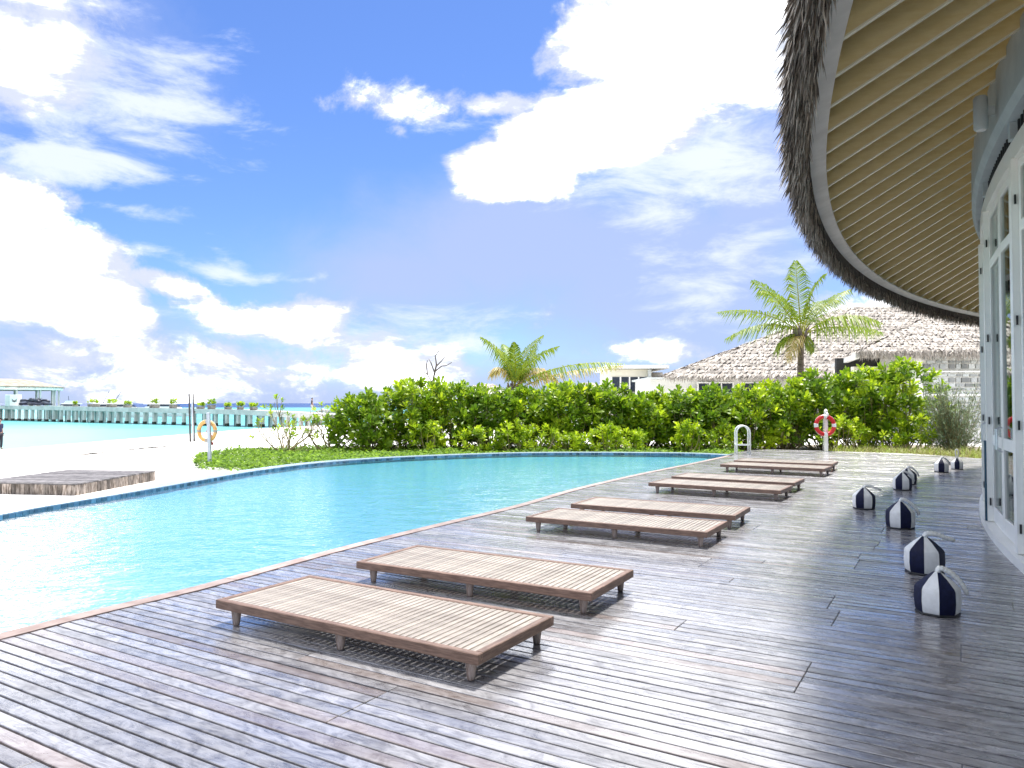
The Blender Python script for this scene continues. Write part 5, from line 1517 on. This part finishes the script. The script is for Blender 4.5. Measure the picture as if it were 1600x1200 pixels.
# moored boats beyond
def motor_yacht(loc, rz, ln, label, rods):
    b = thing('motor_yacht', label, 'boat', loc, rz)
    vs, fs = [], []; N = 9
    for i in range(N):
        t_ = i / (N - 1); x = -ln / 2 + ln * t_; hw = ln * .13 * (1 - max(0, t_ - .45) ** 2 * 3.2); hw = max(hw, .03); sheer = 1.15 + .75 * t_ ** 2
        vs += [(x - (.0 if t_ < .9 else .6), -hw * .6, -.4), (x, -hw, sheer), (x, hw, sheer), (x - (.0 if t_ < .9 else .6), hw * .6, -.4)]
    for i in range(N - 1):
        for k in range(4): fs.append((i * 4 + k, i * 4 + (k + 1) % 4, i * 4 + 4 + (k + 1) % 4, i * 4 + 4 + k))
    fs += [(3, 2, 1, 0), tuple((N - 1) * 4 + k for k in range(4))]
    MB().add(vs, fs).build('hull', M_boat, b)
    def house(x0, x1, z0, z1, hw, name, mat, rake=.8):
        MB().hexa([(x0, -hw, z0), (x1 + rake, -hw, z0), (x1 + rake, hw, z0), (x0, hw, z0), (x0, -hw * .9, z1), (x1, -hw * .9, z1), (x1, hw * .9, z1), (x0, hw * .9, z1)]).build(name, mat, b)
    house(-ln * .25, ln * .18, 1.2, 2.0, ln * .10, 'cabin', M_boat)
    house(-ln * .22, ln * .14, 2.002, 2.45, ln * .09, 'cabin_window', M_boatdk)
    house(-ln * .27, ln * .12, 2.452, 2.62, ln * .10, 'cabin_roof', M_boat, .2)
    house(-ln * .12, ln * .04, 2.622, 3.2, ln * .06, 'flybridge', M_boat, .5)
    for (dx, lx, lz) in rods: MB().tube([(dx, 0, 2.6), (dx + lx, 0, 2.6 + lz)], [.07, .04], 5).build('outrigger', M_boatdk, b)
def sea_at(px, Y): r_ = ray(px, 630); return Vector((r_.x / r_.y * Y, Y, SEA_Z))
motor_yacht(sea_at(185, 140), R(-8), 15.0, 'white motor yacht with two slanting rods moored behind the jetty', [(-3.2, 1.3, 2.4), (-1.0, 1.6, 2.4)])
motor_yacht(sea_at(258, 150), R(-6), 14.0, 'long low white boat moored right of the yacht with rods', [])
motor_yacht(sea_at(108, 160), R(172), 9.0, 'small white boat moored beside the round shelter', [(0, .2, 1.6)])
# rock breakwaters on the horizon side
g = np.random.default_rng(88)
for (pa, pb, Y, lab) in ((290, 420, 190, 'long low pale breakwater far behind the jetty'), (497, 545, 200, 'short pale breakwater behind the walking person')):
    a, b = sea_at(pa, Y), sea_at(pb, Y); bw = thing('breakwater', lab, 'breakwater', a.lerp(b, .5)); m = MB(); nst = int((b - a).length / .55)
    for k in range(nst):
        c = a.lerp(b, k / nst) - bw.location; r_ = g.uniform(.45, .95)
        vs = []; 
        for i in range(4):
            for j in range(6):
                el = (i - .8) / 3 * math.pi / 2 * 1.1; az_ = j * math.pi / 3
                q = r_ * g.uniform(.8, 1.15); vs.append((c.x + q * math.cos(el) * math.cos(az_), g.normal(0, .05) + q * math.cos(el) * math.sin(az_) + (k % 3 - 1) * .5, .1 + q * math.sin(el) * 1.2))
        fs = [(i * 6 + j, i * 6 + (j + 1) % 6, i * 6 + 6 + (j + 1) % 6, i * 6 + 6 + j) for i in range(3) for j in range(6)] + [tuple(18 + j for j in range(6))]
        m.add(vs, fs)
    tag(m.build('rocks', M_rock, bw), kind='stuff')

# ================================================================== PEOPLE
def skin_mesh(name, verts, edges, radii, mat, parent, root=0, sub=2):
    me_ = bpy.data.meshes.new(name); me_.from_pydata(verts, edges, []); me_.update()
    o = link(name, me_, mat, parent)
    o.modifiers.new('skin', 'SKIN'); sk = me_.skin_vertices[0].data
    for i, r_ in enumerate(radii):
        rr = r_ if hasattr(r_, '__len__') else (r_, r_)
        sk[i].radius = rr; sk[i].use_root = (i == root)
    o.modifiers['skin'].use_smooth_shade = True
    s = o.modifiers.new('sub', 'SUBSURF'); s.levels = s.render_levels = sub
    return o
def person(label, loc, rz, h, shirt, trousers, stride=.12, arm=.0):
    """standing or strolling figure, facing -Y in its own frame; h in metres"""
    root = thing('person', label, 'person', loc, rz); k = h / 1.75; root.scale = (k, k, k)
    hip, kn, an = .92, .50, .08
    v = [(0, 0, 0.98), (0, .01, 1.14), (0, .02, 1.32), (0, .015, 1.44), (0, 0, 1.52), (0, -.01, 1.575), (0, -.012, 1.66), (0, -.008, 1.735),
         (.10, 0, .90), (.105, -.02 - stride * .4, kn), (.10, .02 - stride, an), (.11, -.13 - stride, .035),
         (-.10, 0, .90), (-.105, -.02 + stride * .3, kn), (-.10, .03 + stride, an), (-.11, -.12 + stride, .035),
         (.175, .015, 1.43), (.235, .03 + arm, 1.16), (.225, -.06 + arm, .93), (.22, -.085 + arm, .86),
         (-.175, .015, 1.43), (-.235, .03 - arm, 1.16), (-.225, -.06 - arm, .93), (-.22, -.085 - arm, .86)]
    e = [(0, 1), (1, 2), (2, 3), (3, 4), (4, 5), (5, 6), (6, 7), (0, 8), (8, 9), (9, 10), (10, 11), (0, 12), (12, 13), (13, 14), (14, 15),
         (3, 16), (16, 17), (17, 18), (18, 19), (3, 20), (20, 21), (21, 22), (22, 23)]
    r = [(.15, .11), (.13, .095), (.155, .105), (.12, .085), (.052, .052), (.062, .07), (.078, .095), (.055, .065),
         .088, .056, .042, (.045, .03), .088, .056, .042, (.045, .03), .055, .043, .032, .034, .055, .043, .032, .034]
    skin_mesh('body', v, e, r, M_skin, root)
    for sx in (-1, 1):       # fingers and ears
        bx_, by_ = .22 * sx, -.085 + arm * sx
        for j in range(4): MB().tube([(bx_, by_ - .03 + j * .02, .84), (bx_ - .008 * sx, by_ - .04 + j * .02, .80 - (.01 if j in (1, 2) else 0)), (bx_ - .02 * sx, by_ - .045 + j * .02, .765 - (.012 if j in (1, 2) else 0))], [.009, .009, .007], 6).build('finger', M_skin, root, smooth=True)
        MB().tube([(bx_ - .01 * sx, by_ - .03, .875), (bx_ - .02 * sx, by_ - .065, .85), (bx_ - .02 * sx, by_ - .075, .82)], [.011, .010, .008], 6).build('thumb', M_skin, root, smooth=True)
        MB().tube([(.078 * sx, .0, 1.63), (.09 * sx, .012, 1.655), (.082 * sx, .008, 1.675)], [.008, .014, .009], 6).build('ear', M_skin, root, smooth=True)
        MB().lathe([(0, -.008), (.008, -.004), (.008, .004), (0, .008)], 6, (.03 * sx, -.098, 1.655), cap=False).build('eye', M_hair, root)
    MB().tube([(0, -.095, 1.665), (0, -.122, 1.632), (0, -.1, 1.622)], [.009, .016, .011], 6).build('nose', M_skin, root, smooth=True)
    MB().box((0, -.094, 1.595), (.045, .012, .012)).build('mouth', M_brown, root)
    hp = [(0, -.03, 1.735), (0, .015, 1.72), (0, .045, 1.66), (0, .05, 1.60)]
    skin_mesh('hair', hp, [(0, 1), (1, 2), (2, 3)], [(.06, .055), (.082, .075), (.082, .06), (.055, .04)], M_hair, root, 1)
    sv = [(0, 0, .93), (0, .01, 1.14), (0, .02, 1.32), (0, .015, 1.435), (0, .0, 1.49), (.175, .015, 1.43), (.235, .03 + arm * .8, 1.20), (-.175, .015, 1.43), (-.235, .03 - arm * .8, 1.20)]
    skin_mesh('shirt', sv, [(0, 1), (1, 2), (2, 3), (3, 4), (3, 5), (5, 6), (3, 7), (7, 8)], [(.172, .13), (.155, .118), (.175, .125), (.14, .10), (.07, .065), .075, .066, .075, .066], shirt, root)
    tv = [(0, 0, .97), (.10, 0, .88), (.106, -.02 - stride * .4, kn), (.10, .02 - stride, .12), (-.10, 0, .88), (-.106, -.02 + stride * .3, kn), (-.10, .03 + stride, .12)]
    skin_mesh('trousers', tv, [(0, 1), (1, 2), (2, 3), (0, 4), (4, 5), (5, 6)], [(.165, .125), .108, .078, .062, .108, .078, .062], trousers, root)
    return root
w1 = P(-1.5, 702, 42.6); zg = float(ground_z(w1.x, w1.y))
person('person in a navy shirt and dark trousers standing at the water edge', (w1.x, w1.y, zg), R(75), 1.72 + (w1.z - zg), M_shirt, M_trous, .05, .06)
s2 = jetty_px(491); q2 = JP(s2, 0.3) + jo
person('small distant person in pale trousers walking on the jetty end', (q2.x, q2.y, q2.z), R(100), 1.62, M_brown, M_light, .16, .1)

# ------------------------------------------------------------------ scarp shadows on the beach, modelled as thin dark strands
g = np.random.default_rng(5)
for (pa, pb, Y, lab) in (((126, 712), (164, 708), 30, 'short dark line of modelled scarp shadow on the sand nearer the platform'), ((203, 703.5), (262, 698.5), 33, 'longer dark line of modelled scarp shadow on the sand farther up')):
    def onsand(px, py):
        p_ = G(px, py, -.4)
        for _ in range(6): p_ = G(px, py, float(ground_z(p_.x, p_.y)))
        return p_
    a, b = onsand(*pa), onsand(*pb); sw = thing('scarp_shadow', lab, 'seaweed', a.lerp(b, .5)); m = MB()
    for k in range(60):
        t_ = g.uniform(0, 1); c = a.lerp(b, t_) - sw.location; ln_ = g.uniform(.15, .5); dv = (b - a).normalized()
        pts = [(c.x - dv.x * ln_ / 2, c.y - dv.y * ln_ / 2 + g.normal(0, .06), c.z + .015), (c.x + g.normal(0, .03), c.y + g.normal(0, .06), c.z + .04), (c.x + dv.x * ln_ / 2, c.y + dv.y * ln_ / 2 + g.normal(0, .06), c.z + .015)]
        m.tube(pts, [.008, .025 * (1 - abs(t_ - .5)), .006], 5)
    tag(m.build('shadow_strands', M_drift, sw), kind='stuff')
